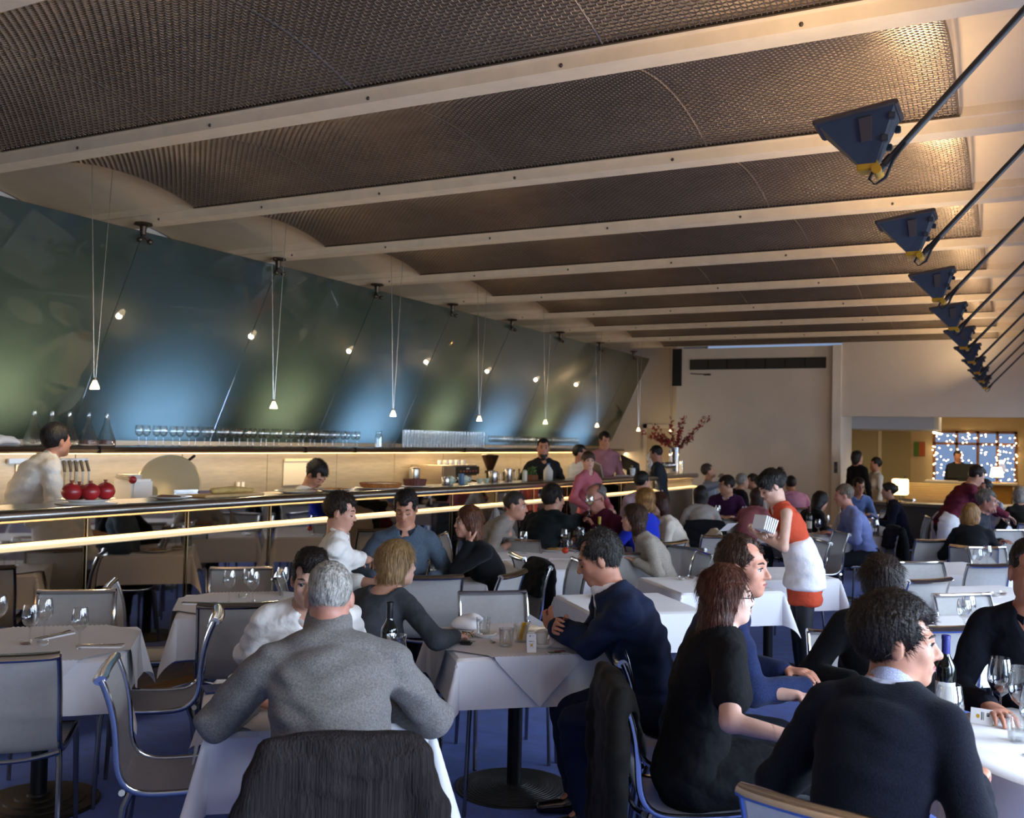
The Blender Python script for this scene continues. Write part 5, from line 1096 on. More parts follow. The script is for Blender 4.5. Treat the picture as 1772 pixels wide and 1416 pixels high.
for q in range(7):
    a = q*.9; c = (math.cos(a)*.014, math.sin(a)*.012); m_ = mat('sachet_y', '#d8b31e', .6) if q % 3 else mat('sachet_w', '#e8e6e2', .6)
    b = MB(); b.bbox(-.011, .011, -.0018, .0018, .012, .098, .001); o = b.build('sachet', m_, sg, False); o.location = (c[0], c[1], 0); o.rotation_euler = (.25*math.sin(a), .28*math.cos(a), a)
M_card = mat('card', '#e6e4e2', .6); M_ink = mat('ink', '#26262a', .6); M_gold = mat('gold_ink', '#c99a1e', .5); M_greyink = mat('grey_ink', '#8b8b8b', .6)
def tent(u, v, label, rz, w=.045, h=.085, z=CZ, marks=True, tip=False):
    p = G(u, v, z); t = thing('table_card', label, 'card', (p[0], p[1], z), rz)
    for s in (-1, 1): MB().add([(-w/2, s*.018, 0), (w/2, s*.018, 0), (w/2, 0, h), (-w/2, 0, h), (-w/2, s*.018-.0008, 0), (w/2, s*.018-.0008, 0), (w/2, -.0008, h), (-w/2, -.0008, h)], [(0, 1, 2, 3), (4, 7, 6, 5), (0, 4, 5, 1), (1, 5, 6, 2), (2, 6, 7, 3), (3, 7, 4, 0)]).build('card_leaf', M_card, t, False)
    def q(x, f, dz): zz = h*f+dz; return (x, -.018*(1-zz/h)-.0016, zz)
    if marks:      # printed panel: square logo, small print, gold disc with branches
        def rect(x0, x1, z0, z1, m_, nm): MB().quad(q(x0, 0, z0), q(x1, 0, z0), q(x1, 0, z1), q(x0, 0, z1)).build(nm, m_, t, False)
        s = w/.045
        rect(-.010*s, -.0030*s, .072*s, .079*s, M_ink, 'printed_logo'); rect(-.0085*s, -.0045*s, .0735*s, .0775*s, M_card, 'printed_logo'); rect(-.0072*s, -.0052*s, .0742*s, .0752*s, M_ink, 'printed_logo')
        rect(.002*s, .014*s, .0745*s, .0765*s, M_greyink, 'small_print'); rect(-.012*s, .002*s, .050*s, .0525*s, M_ink, 'small_print'); rect(.003*s, .012*s, .050*s, .0525*s, M_greyink, 'small_print')
        b = MB(); n = 14; b.add([q(.0065*s*math.cos(2*PI*k/n), 0, .033*s+.0065*s*math.sin(2*PI*k/n)) for k in range(n)], [tuple(range(n))]); b.build('gold_disc', M_gold, t, False)
        for sx in (-1, 1):
            for dz in (-1, 1): MB().tube([q(sx*.0055*s, 0, (.033+dz*.005)*s), q(sx*.0085*s, 0, (.033+dz*.0095)*s), q(sx*.0055*s, 0, (.033+dz*.0125)*s)], .0006*s, 4).build('branch_mark', M_ink, t, False)
    return t
tent(919, 1128, 'white tent card with gold disc logo on the centre table', ROT-.15)
plate(938, 1120, 'small white saucer under the espresso cup', .062, CZ)
p = G(937, 1117, CZ); t = thing('espresso_cup', 'white espresso cup on its saucer at the centre table', 'cup', (p[0], p[1], CZ+.010), .5)
MB().lathe([(.001, 0), (.020, 0), (.024, .01), (.033, .045), (.036, .058), (.0335, .058), (.030, .045), (.021, .012), (.001, .008)], 24).build('cup_body', M_white, t); MB().lathe([(.001, .03), (.026, .031), (.001, .0315)], 18).build('coffee', mat('coffee', '#1c0d07', .2), t)
MB().tube([(.031, 0, .045), (.052, 0, .045), (.054, 0, .028), (.028, 0, .018)], .004, 6).build('handle', M_white, t)
p = G(968, 1120, CZ); t = thing('greeting_card', 'pale pink card standing open near the suited man', 'card', (p[0], p[1], CZ), ROT-.25)
for y in (-.012, .045): MB().add([(-.055, y, 0), (.05, y, 0), (.062, .022, .078), (-.043, .022, .078), (-.055, y+.001, 0), (.05, y+.001, 0), (.062, .023, .078), (-.043, .023, .078)], [(0, 1, 2, 3), (4, 7, 6, 5), (0, 4, 5, 1), (1, 5, 6, 2), (2, 6, 7, 3), (3, 7, 4, 0)]).build('leaf', mat('pink_card', '#e3d3d3', .7), t, False)
for q_ in range(8): MB().quad((-.03+.009*q_, -.012+.031*.85-.0015, .064), (-.024+.009*q_, -.012+.031*.85-.0015, .064), (-.0235+.009*q_, -.012+.034*.9-.0015, .068), (-.0295+.009*q_, -.012+.034*.9-.0015, .068)).build('handwriting', M_greyink, t, False)
p = G(966, 1130, CZ); t = thing('leaflet', 'small printed leaflet with green and red picture lying flat', 'leaflet', (p[0], p[1], CZ), ROT); MB().bbox(-.06, .05, -.03, .03, 0, .003, .001).build('paper', mat('leaf_paper', '#cfcaca', .6), t, False)
MB().box(-.05, .01, -.026, .012, .0031, .0036).build('green_print', mat('leaf_green', '#4d6b42', .6, noise=.5, nscale=90), t, False); MB().box(-.015, .04, .0, .026, .0037, .0042).build('red_print', mat('leaf_red', '#8a2738', .6, noise=.4, nscale=80), t, False)
hp_ = G(944, 1077, .90); t = thing('small_card', 'small white card held by the suited man', 'card', (hp_[0]-.05, hp_[1]-.02, .89), math.radians(20)); MB().bbox(-.045, .03, -.001, .001, 0, .03, .0005).build('paper', M_card, t, False)
t.rotation_euler = (0.2, .5, math.radians(20))
p = G(928, 1092, CZ); t = thing('bread_wrap', 'brown paper wrap behind the sugar glass', 'paper', (p[0], p[1], CZ), ROT); solid('paper', [Pr('s', [V3(-.07, 0, .018), V3(.08, .01, .014)], [.03, .025], [.014, .010], lat=(0, 1, 0), k=.01)], .006, mat('kraft', '#d8c2a4', .7), t, fold=.004)
# trio table
glass(738, 985, 'carafe of water before the man in the blue grey sweater', 'car', 'water'); glass(757, 990, 'white wine glass beside the carafe by the blue grey sweater', 'wine', 'white'); glass(716, 985, 'empty wine glass left of the carafe by the blue grey sweater')
plate(655, 996, 'plate of food before the man in the white shirt by the bar', .13, food='#a8854a'); plate(690, 990, 'second plate at the table by the bar', .11, food='#8a7a42')
# group and small tables
cutlery(928, 970, 'knife and napkin on the small table by itself', ROT-.2); glass(906, 958, 'empty wine glass at the front of the group table')
plate(950, 952, 'plate with a flat pancake dish on the group table', .15, food='#b08a4c'); plate(985, 948, 'plate of scraps on the group table', .12, food='#9c7a50')
p = snap(978, 958, TZ); t = thing('tomato', 'single orange red tomato on the group table', 'tomato', (p[0], p[1], TZ)); MB().sphere((0, 0, .028), .033, 18, 12, (1, 1, .86)).build('fruit', mat('tomato', '#c8401a', .3), t); MB().lathe([(.001, .055), (.008, .054), (.001, .058)], 8).build('stem', mat('stalk', '#3c5a22', .6), t)
glass(948, 942, 'wine glass of red wine by the grey v neck man', 'wine', 'red'); glass(963, 944, 'low tumbler on the group table', 'tum', 'water'); glass(985, 945, 'tall carafe in the middle of the group table', 'car', 'water'); glass(1002, 944, 'wine glass beside the tall carafe', 'wine', 'white'); glass(1045, 926, 'carafe before the woman in the brown bob', 'car', 'water')
bottle(1063, 930, 'green wine bottle with yellow capsule on the group table', M_greenb, '#b59a34')
pw = PEOPLE and None
p = D(1020, 874, 186); t = thing('wine_glass', 'wine glass held up by the man in maroon', 'wine glass', (p[0], p[1], p[2]-.10)); ob('bowl', WG, t); ob('wine', WHTS, t)
dish(1180, 1004, 'salt dish on the bare table right of the suited man', fill='#ded8d0'); dish(1196, 1002, 'pepper dish on the bare table right of the suited man')
p = np.array([TBL['suit'][0]-.12, TBL['suit'][1]+.1]); t = thing('menu', 'white folded menu on the table behind the suited man', 'menu', (p[0], p[1], TZ), ROT); MB().bbox(-.13, .13, -.09, .09, 0, .012, .003).build('cover', M_card, t, False); MB().bbox(-.12, .1, -.05, .12, .012, .018, .003).build('page', M_card, t, False)
# blue shirt man's table, right hand tables
bottle(1400, 922, 'dark wine bottle on the table of the man in the blue shirt', cap='#5a1018'); glass(1430, 920, 'red wine glass on the table of the man in the blue shirt', 'wine', 'red'); glass(1446, 905, 'wine glass of water by the hands of the man in the blue shirt', 'wine', 'white')
plate(1425, 930, 'oblong plate with leftovers beside the dark wine bottle', .12, food='#a98a5c')
t = glass(1410, 919, 'pepper mill shaped tumbler beside the dark wine bottle', 'tum')
glass(1388, 945, 'empty wine glass behind the waitress, left', 'wine'); glass(1396, 938, 'empty wine glass behind the waitress, right', 'wine')
for n_, (u, v, l) in enumerate([(1694, 992, 'left empty glass of the pair behind the blue edged chair'), (1708, 984, 'right empty glass of the pair behind the blue edged chair'), (1668, 1100, 'front wine glass seen past the black haired diner'), (1676, 1092, 'rear wine glass seen past the black haired diner')]): glass(u, v, l)
dish(1722, 1032, 'salt dish on the table behind the dark shirted man', fill='#ddd8d0'); dish(1736, 1030, 'pepper dish on the table behind the dark shirted man')
glass(1728, 937, 'wine glass left of the far right carafe', 'wine', 'white'); glass(1742, 935, 'water carafe at far right', 'car', 'water'); glass(1768, 937, 'red wine glass at the far right edge', 'wine', 'red')
for n_, (u, v) in enumerate([(1700, 862), (1712, 866), (1722, 860), (1736, 864), (1748, 860), (1758, 866)]): glass(u, v, 'one of the glasses crowding the far right table', 'wine' if n_ % 2 else 'tum', group='glasses on the far right table')
for n_, (u, v) in enumerate([(1228, 905), (1242, 900), (1288, 902), (1298, 898)]): glass(u, v, 'one of the wine glasses of the far wall party', 'wine', group='glasses of the far party')
# round table
RZ = .7565
bottle(1636, 1242, 'large red wine bottle with blue capsule on the round table', cap='#2b2f78', z=RZ)
glass(1642, 1302, 'large red wine glass in front of the navy sweater man', 'big', 'red', z=RZ); glass(1731, 1242, 'large red wine glass at the middle of the round table', 'big', 'red', z=RZ); glass(1768, 1262, 'large wine glass near the right edge of the photo', 'big', 'red', z=RZ); glass(1790, 1310, 'large wine glass cut off by the right edge', 'big', 'red', z=RZ)
glass(1683, 1224, 'empty tumbler beyond the bottle on the round table', 'tum', z=RZ); glass(1762, 1284, 'tumbler of water at the right of the round table', 'tum', 'water', z=RZ); glass(1655, 1190, 'small tumbler behind the large bottle', 'tum', z=RZ)
tc = tent(1699, 1252, 'white tent card with gold disc lying tilted on the round table', math.radians(-10), .075, .055, RZ, marks=False); tc.rotation_euler = (0, 0, math.radians(-6))
MB().add([(.012, -.0165+.003, .008), (.030, -.0150+.003, .012), (.030, -.0060, .040), (.024, -.0055, .044)], [(0, 1, 2, 3)]).build('printed_logo', mat('card_grey', '#d8d6d4', .6), tc, False)  # pale grey patch on the front leaf
def tq(x, zz): return (x, -.018*(1-zz/.055)-.0022, zz)
MB().add([tq(-.012+.006*math.cos(2*PI*k/14), .028+.007*math.sin(2*PI*k/14)) for k in range(14)], [tuple(range(14))]).build('gold_disc', M_gold, tc, False)
MB().quad(tq(.018, .03), tq(.027, .03), tq(.027, .042), tq(.018, .042)).build('printed_logo', M_ink, tc, False); MB().quad(tq(.02, .0325), tq(.025, .0325), tq(.025, .0395), tq(.02, .0395)).build('printed_logo', M_card, tc, False)
for x in (.000, .006): MB().quad(tq(x, .016), tq(x+.0028, .016), tq(x+.0028, .044), tq(x, .044)).build('small_print', M_ink if x == 0 else M_greyink, tc, False)
MB().add([(.030, -.016, .0008), (.052, -.012, .0008), (.036, .004, .0008)], [(0, 1, 2)]).build('yellow_corner', mat('card_yellow', '#d8b022', .6), tc, False)
# waitress pad and menus
wx, wy = wt['xy']; fa = wt['face']
def wl(x, y, z): return (wx+x*math.sin(fa)+y*math.cos(fa), wy-x*math.cos(fa)+y*math.sin(fa), z)
pp = G(1322, 918, 1.09); t = thing('order_pads', 'stack of folded white order cards held by the waitress', 'paper', tuple(D(1324, 912, 250)), fa-PI/2+.4)
for q in range(6): o = MB().bbox(-.055, .055, -.008, .004, -.045, .055, .002).build('card_leaf', M_card, t, False); o.location = (.004*q-.01, .016*q-.04, .006*q); o.rotation_euler = (.35, 0, .05*q)
t = thing('open_menu', 'open white menu tucked beside the waitress', 'menu', tuple(D(1268, 912, 235)), fa-PI/2-.5)
for s in (-1, 1): o = MB().bbox(-.11 if s < 0 else 0, 0 if s < 0 else .11, -.001, .001, -.05, .05, .0006).build('menu_leaf', M_card if s < 0 else mat('kraft', '#d8c2a4', .7), t, False); o.rotation_euler = (.9, 0, .35*s)

# ------------------------------------------------------------------ coats over chair backs
def coat(x, y, ang, label, col, kind='suit', z0=.36, sleeves=True, wide=1., top=.885, name='jacket', cat='jacket'):
    t = thing(name, label, cat, (x, y, 0), ang-PI/2); X = V3(1, 0, 0)
    P_ = [Pr('s', [V3(0, -.318, top), V3(0, -.325, top-.05), V3(0, -.318, .62), V3(0, -.335, z0)], np.array([.205, .235, .245, .270])*wide, [.022, .030, .028, .026], lat=X, k=.03),
          Pr('s', [V3(0, -.29, top+.004), V3(0, -.250, top-.05), V3(0, -.215, .66)], np.array([.19, .215, .22])*wide, [.020, .016, .012], lat=X, k=.03)]
    if sleeves: P_ += [Pr('s', [V3(s*.20*wide, -.31, top-.03), V3(s*.262*wide, -.325, .70), V3(s*.268*wide, -.32, z0+.05)], [.04, .05, .045], [.035, .04, .035], lat=X, k=.03) for s in (-1, 1)]
    solid('cloth', P_, .013, fabric(col, kind=kind), t, fold=.0045, seed=x*7, inf=.004); return t
def person_chair(sub):
    for lab, rx, ry, fc, ln in PEOPLE:
        if sub in lab: return rx, ry, fc
coat(*person_chair('grey roll neck'), 'charcoal ribbed cardigan hung over the foreground chair back', '#262120', 'rib', .30, True, 1.0, .905, name='cardigan', cat='cardigan')
coat(*person_chair('white shirt facing'), 'dark jacket over the chair of the man in the white shirt', '#11131b', 'wool', .40, False, 1.04)
coat(*person_chair('auburn hair, black dress'), 'black pinstripe jacket over the chair of the auburn haired woman', '#15120f', 'suit', .22, True, 1.02)
coat(*person_chair('fair haired man'), 'black coat hanging on the chair of the fair haired man', '#0f1014', 'suit', .30, True, 1.0)
coat(*person_chair('ivory blouse'), 'ivory coat over the chair of the woman in the ivory blouse', '#c9bda6', 'suit', .40, False, 1.0)
coat(*person_chair('long straight black hair'), 'black coat over the chair of the woman with long black hair', '#0f0f12', 'suit', .45, False, 1.05)
coat(*person_chair('auburn waves'), 'black coat on the chair of the woman with auburn waves', '#0e0e10', 'suit', .45, False, 1.0)
# ------------------------------------------------------------------ things on the bar and shelf
BZ = 1.282
def bx(y, d=.30): return xbar(y)-d
def on_bar(u, v, dz=0.): return G(u, v, BZ+dz)
pp = plate(0, 0, 'white plate piled with pomegranates on the bar', .19, at=(bx(4.70, .31), 4.70, BZ+.012))
p0_ = np.array([-5.80, 4.82]); 
o = MB().lathe([(.001, 0), (.20, 0), (.205, .006), (.17, .012), (.001, .012)], 30).build('under_plate', M_white); o.location = (bx(4.70, .31), 4.70, BZ); tag(o, 'lower white plate under the pomegranate plate', 'plate')
M_pom = mat('pomegranate', '#a01f22', .35, noise=.45, nscale=7, bump=.08, bscale=20, coat=.2)
def pome(x, y, z, r, label):
    t = thing('pomegranate', label, 'pomegranate', (x, y, z), RNG.rand()*6); MB().sphere((0, 0, r*.93), r, 22, 14, (1, 1, .93)).build('fruit', M_pom, t)
    b = MB(); b.lathe([(r*.20, r*1.80), (r*.15, r*1.92), (r*.24, r*2.12), (r*.17, r*2.10), (r*.08, r*1.9)], 10); b.build('crown', mat('pom_crown', '#8a4a34', .7), t)
yr = RC[:2, 0]     # along the counter as seen
for (du, dv, r, l) in [(-.115, -.02, .066, 'leftmost pomegranate on the plate'), (-.03, .055, .060, 'rear pomegranate second from left'), (.005, -.04, .064, 'middle pomegranate with dark blotch'), (.055, .05, .055, 'small pomegranate tucked behind the middle one'), (.125, -.01, .066, 'rightmost bright red pomegranate on the plate')]:
    d = np.array([.25, .97])*du+np.array([-.97, .25])*dv; pome(bx(4.70, .31)+d[0], 4.70+d[1], BZ+.022, r, l)
def item(name, label, cat, at, rz=0.): return thing(name, label, cat, at, rz)
plate(0, 0, 'plate of dark brown morsels next to the pomegranates', .16, at=(bx(5.42), 5.42, BZ), food='#5a2d18')
t = item('bread_board', 'wooden board with long loaf and knife on the bar', 'board', (bx(6.), 6.0, BZ), 1.45); MB().bbox(-.30, .30, -.11, .11, 0, .02, .006).build('board', mat('board_wood', '#c4a06a', .6, noise=.2, nscale=8), t)
t = item('baguette', 'pale long loaf lying on the wooden board', 'bread', (bx(6.06), 6.06, BZ+.02), 1.45); solid('loaf', [Pr('s', [V3(-.2, 0, .025), V3(0, .01, .03), V3(.2, 0, .022)], [.028, .036, .022], [.022, .028, .018], lat=(0, 1, 0), k=.01)], .008, mat('loaf', '#b99a58', .7, noise=.25, nscale=20), t, fold=.002)
t = item('bread_knife', 'knife with dark red handle on the wooden board', 'knife', (bx(5.78, .34), 5.78, BZ+.02), 1.3); MB().bbox(-.04, .09, -.012, .012, .008, .03, .006).build('handle', mat('red_handle', '#4a1014', .4), t); MB().bbox(-.24, -.04, -.001, .001, .005, .04, .0006).build('blade', M_cut, t)
for u, y, l, col in ((0, 6.75, 'white plate of rolled wafers left of the tarts', '#d9c9a4'), (1, 7.25, 'plate with a low pale tart', '#c08a4a')): plate(0, 0, l, .19, at=(bx(y, .27), y, BZ), food=col)
M_tart = mat('tart', '#9c5f2a', .6, noise=.35, nscale=30, bump=.3, bscale=60)
def tart(x, y, r, h, label, m=M_tart):
    t = item('tart', label, 'tart', (x, y, BZ+.014)); n = 48
    vs = [((r*q*(1+.02*math.cos(24*a)))*math.cos(a), (r*q*(1+.02*math.cos(24*a)))*math.sin(a), z) for q, z in ((.90, 0), (1., h), (.96, h+.003), (.93, h-.006), (.001, h-.004)) for a in np.linspace(0, 2*PI, n, endpoint=False)]
    MB().add(vs, [(i*n+k, i*n+(k+1) % n, (i+1)*n+(k+1) % n, (i+1)*n+k) for i in range(4) for k in range(n)]).build('crust', m, t)
    MB().lathe([(.001, h-.002), (r*.92, h-.004), (r*.93, h-.008)], 40).build('filling', mat('tart_fill_'+m.name, '#8a4f22' if m is M_tart else '#5a2a1c', .45, noise=.3, nscale=25), t)
for x, y, r, l in ((bx(7.92, .28), 7.92, .22, 'white cake plate under the wide fluted tart'), (bx(8.5), 8.50, .15, 'white plate under the dark round cake')):
    o = MB().lathe([(.001, 0), (r, .004), (r+.03, .012), (r+.03, .015), (r, .009), (.001, .008)], 40).build('cake_plate', M_white); o.location = (x, y, BZ); tag(o, l, 'plate')
tart(bx(7.92, .28), 7.92, .205, .042, 'wide fluted tart on a white plate in front of the chef'); tart(bx(8.5), 8.50, .12, .065, 'dark round cake right of the wide tart', mat('dark_cake', '#5e2c1c', .6, noise=.3, nscale=40))
def can(x, y, z, r, h, m, label, name='container', cat='container', handle=False, lid=None):
    t = item(name, label, cat, (x, y, z)); MB().lathe([(.001, 0), (r*.96, 0), (r, .004), (r, h*.97), (r*.97, h), (r*.92, h), (r*.92, .01), (.001, .01)], 20).build('wall', m, t)
    if handle: MB().tube([(r, 0, h*.8), (r+.04, 0, h*.78), (r+.04, 0, h*.3), (r, 0, h*.25)], .006, 6).build('handle', m, t)
    if lid: MB().lathe([(.001, h+.02), (r*.3, h+.02), (r*.9, h+.008), (r*1.02, h), (.001, h)], 18).build('lid', lid, t)
    return t
can(bx(9.05), 9.05, BZ, .045, .09, M_steel, 'short steel tin right of the dark cake'); can(bx(9.35), 9.35, BZ, .032, .12, mat('blue_tin', '#4a6c8c', .5), 'blue cylindrical tin on the bar')
for k, (dx, dy, dz, l) in enumerate([(-.1, 9.2, 0, 'pale green teapot nearest the steel tin'), (-.14, 9.55, 0, 'pale green teapot in the middle of the row'), (-.1, 9.8, 0, 'pale green cup beside the teapots'), (-.12, 9.98, 0, 'last pale green cup of the row')]):
    t = item('teapot' if k < 2 else 'cup', l, 'teapot' if k < 2 else 'cup', (bx(dy, .35)+dx+.1, dy, BZ), k*.8); r = .06 if k < 2 else .04
    MB().lathe([(.001, 0), (r*.6, 0), (r, r*.7), (r*.9, r*1.3), (r*.4, r*1.6), (.001, r*1.62)] if k < 2 else [(.001, 0), (r*.6, 0), (r, r*1.3), (r*.92, r*1.3), (r*.55, .01), (.001, .01)], 20).build('cup_body', mat('celadon', '#b9c4ae', .25, coat=.3), t)
    MB().tube([(r*.9, 0, r*1.1), (r*1.5, 0, r), (r*.95, 0, r*.4)], .006, 6).build('handle', mat('celadon', '#b9c4ae', .25), t)
    if k < 2: MB().tube([(-r*.8, 0, r*.6), (-r*1.4, 0, r*1.2)], [.012, .007], 6).build('spout', mat('celadon', '#b9c4ae', .25), t)
can(bx(10.15, .38), 10.15, BZ, .055, .13, M_steel, 'wide steel jug with handle on the bar', 'steel_jug', 'jug', True); can(bx(10.5, .38), 10.5, BZ, .045, .16, M_steel, 'tall steel jug next to the wide jug', 'steel_jug', 'jug', True)
can(-7.3, 11.3, .947, .075, .42, M_steel, 'tall steel hot water urn with black lid at the back', 'water_urn', 'urn', lid=mat('black_plastic', '#131313', .4))
can(bx(10.75), 10.75, BZ, .03, .12, mat('cream_plastic', '#d8d2bc', .5), 'white squeeze bottle on the bar', 'squeeze_bottle', 'bottle', lid=mat('cream_plastic', '#d8d2bc', .5))
t = item('milk_bottle', 'white plastic milk bottle on the bar', 'bottle', (bx(11.35), 11.35, BZ)); MB().lathe([(.001, 0), (.055, 0), (.06, .01), (.06, .12), (.03, .17), (.018, .18), (.018, .20), (.001, .20)], 14).build('jug_body', mat('milk', '#dcd8cc', .45), t); MB().lathe([(.02, .195), (.02, .215), (.001, .215)], 12).build('cap', mat('cap_blue', '#3c5f96', .5), t)
t = item('plant_box', 'wooden box of greenery on the bar by the milk bottle', 'plant', (bx(11.05, .38), 11.05, BZ)); MB().bbox(-.06, .06, -.09, .09, 0, .07, .005).build('box', mat('crate', '#7a4526', .7), t)
b = MB()
for _ in range(70):
    c = V3(RNG.uniform(-.06, .06), RNG.uniform(-.1, .1), RNG.uniform(.06, .17)); d = nrm(RNG.randn(3)); e = nrm(np.cross(d, RNG.randn(3))); b.add([c-e*.012, c+d*.03, c+e*.012, c-d*.02], [(0, 1, 2, 3)])
o = b.build('leaves', mat('leafy', '#3f5a2a', .6), t, False); o['kind'] = 'stuff'
# espresso machine and grinder on the bar
t = item('espresso_machine', 'steel espresso machine with black front panel on the bar', 'coffee machine', (-7.36, 12.3, .947), 0)
MB().bbox(-.28, .28, -.62, -.25, .0, .46, .02).build('side_body', M_brushed, t); MB().bbox(-.28, .22, -.25, .5, .30, .46, .02).build('group_head_body', M_steel, t); MB().bbox(.22, .25, -.22, .48, .32, .44, .01).build('front_panel', mat('black_plastic', '#131313', .4), t)
MB().bbox(-.28, .24, -.25, .5, .0, .10, .01).build('drip_tray', M_steel, t); MB().bbox(-.28, -.10, -.25, .5, .1, .30, .01).build('back_plate', M_darksteel, t)
for k in range(3):
    MB().tube([(.14, -.08+.22*k, .30), (.14, -.08+.22*k, .24)], .035, 14).build('group_head', M_steel, t); MB().tube([(.14, -.08+.22*k, .235), (.30, -.08+.22*k, .21)], .013, 8).build('portafilter', mat('black_plastic', '#131313', .4), t)
for k in range(6): MB().bbox(.247, .256, -.1+.09*k, -.06+.09*k, .36, .38, .002).build('button', mat('red_button', '#a8574a', .5), t)
MB().quad((.2515, .08, .40), (.2515, .17, .40), (.2515, .17, .415), (.2515, .08, .415)).build('badge', M_card, t, False)
for k in range(8): can(-7.42+.07*(k % 2), 12.15+.08*k, 1.409, .035, .06, M_white, 'one of the white cups warming on the espresso machine', 'coffee_cup', 'cup')['group'] = 'cups on the espresso machine'
t = item('coffee_grinder', 'dark hopper coffee grinder beside the espresso machine', 'grinder', (-7.3, 13.45, .947)); MB().lathe([(.001, 0), (.10, 0), (.10, .05), (.06, .08), (.06, .30), (.08, .32), (.08, .36), (.001, .36)], 20).build('grinder_base', M_darksteel, t)
MB().lathe([(.05, .36), (.13, .56), (.14, .60), (.001, .61)], 20).build('hopper', mat('hopper', '#2c1d14', .2, alpha=.95), t)
# order screens
for k, (x, y, l) in enumerate(((bx(13.1, .28), 11.9, 'order screen on the bar, left one'), (bx(14.5, .28), 13.3, 'order screen on the bar, right one'))):
    t = item('order_screen', l, 'screen', (x, y+.7, BZ), 0); o = MB().bbox(-.16, .16, -.20, .20, -.012, .012, .006).build('bezel', mat('screen_bezel', '#1a1a1a', .4) if k else mat('bezel_light', '#b9ac98', .4), t); o.location = (0, 0, .15); o.rotation_euler = (math.radians(-34), math.radians(24), 0)
    q = MB().box(-.13, .13, -.17, .17, .0125, .0135).build('display', mat('display', '#9fb0bd', .2, emit='#c3d6e4', estr=.5, noise=.25, nscale=14), o, False)
    MB().bbox(-.05, .05, -.05, .05, 0, .10, .01).build('stand', M_black, t)
t = item('papers', 'pile of paper sheets on the bar by the barman', 'paper', (bx(13.6, .25), 13.75, BZ), .2); [MB().bbox(-.12, .12, -.18+.03*q, .18+.03*q, .004*q, .004*q+.003, .001).build('sheet', M_card if q % 2 else mat('pinkish', '#c9b3b0', .7), t, False) for q in range(4)]
for k in range(3):
    t = item('paper_cup', 'printed paper cup with straws on the bar before the barman' if k == 0 else ('second printed paper cup before the barman' if k == 1 else 'third printed paper cup before the barman'), 'cup', (bx(14.2, .22)-.05*(k % 2), 13.95+.11*k, BZ)); MB().lathe([(.001, 0), (.032, 0), (.045, .12), (.043, .12), (.03, .008), (.001, .008)], 18).build('cup_wall', mat('cup_print', '#dfe3e6', .6, noise=.3, nscale=30), t)
    for q in range(6): MB().tube([(.01*math.cos(q), .01*math.sin(q), .02), (.028*math.cos(q), .028*math.sin(q), .165)], .003, 5).build('straw', mat(['s_blue', 's_yel', 's_wht'][q % 3], ['#6fa3c9', '#d8cf86', '#eeeeee'][q % 3], .5), t)
t = item('white_towel', 'white twisted cloth on the bar beside the pink shirted barman', 'cloth', (bx(15.0, .32), 14.95, BZ), .3); solid('cloth', [Pr('s', [V3(0, -.05, .06), V3(.02, 0, .2), V3(-.01, .04, .30)], [.06, .05, .06], k=.04), Pr('s', [V3(0, -.2, .03), V3(0, .15, .03)], [.045, .04], k=.04)], .013, M_nap, t, fold=.012)
tbm = None
for k in range(14): glass(0, 0, 'one of the small stemmed glasses clustered at the bar end', 'wine', at=(bx(15.4, .15)-.09*(k % 3), 15.3+.08*(k//3), BZ), group='stemmed glasses at the bar end')
# candle and vase with red branches at the bar end
t = item('candle_holder', 'lit candle in a tall glass at the bar end', 'candle', (bx(15.8, .12), 15.83, BZ)); MB().lathe([(.001, 0), (.05, 0), (.05, .22), (.048, .22), (.048, .006), (.001, .006)], 20).build('glass_tube', M_glass, t); MB().lathe([(.001, .006), (.022, .006), (.022, .16), (.001, .165)], 16).build('wax', mat('wax', '#efe6cf', .5, emit='#ffd9a0', estr=.4), t); MB().sphere((0, 0, .185), .008, 8, 8, (1, 1, 2)).build('flame', mat('flame', '#ffd080', .5, emit='#ffbe60', estr=30), t)
t = item('vase', 'clear cylinder vase at the end of the bar', 'vase', (bx(16.05, .30), 16.03, BZ)); MB().lathe([(.001, 0), (.085, 0), (.09, .005), (.09, .44), (.087, .44), (.087, .01), (.001, .01)], 26).build('glass_tube', M_glass, t); MB().lathe([(.001, .012), (.086, .013), (.086, .22), (.001, .221)], 22).build('water', M_water, t)
br = item('red_branches', 'spray of red leaved branches standing in the vase', 'branches', (bx(16.05, .30), 16.03, BZ), 0)
M_twig = mat('twig', '#4a2a1e', .7); M_rleaf = mat('red_leaf', '#8f1f1c', .55, noise=.4, nscale=30)
rs = np.random.RandomState(3); lv = MB()
for k in range(19):
    a = rs.uniform(0, 2*PI); sp_ = rs.uniform(.12, .55); h = rs.uniform(.55, 1.02); d = np.array([math.cos(a)*.35+RC[0, 0]*math.cos(a*1.0), math.sin(a)*.35+RC[1, 0]*math.cos(a), 0])*sp_
    pts = [V3(rs.uniform(-.03, .03), rs.uniform(-.03, .03), .03), V3(0, 0, .42)+d*.10, V3(0, 0, .42+(h-.42)*.5)+d*.55+V3(*rs.uniform(-.02, .02, 3)), V3(0, 0, h)+d]
    MB().tube(pts, [.006, .005, .004, .002], 5).build('branch', M_twig, br)
    for q in range(26):
        f = rs.uniform(.15, 1); i_ = 1+int(f*1.999); fr = f*2-(i_-1); c = pts[i_]*(1-fr)+pts[i_+1]*fr if i_ < 3 else pts[3]; c = c+rs.uniform(-.035, .035, 3); dd = nrm(rs.randn(3)); ee = nrm(np.cross(dd, rs.randn(3)))
        lv.add([c-dd*.028, c+ee*.015, c+dd*.04, c-ee*.015], [(0, 1, 2, 3)])
o = lv.build('leaves', M_rleaf, br, False); o['kind'] = 'stuff'
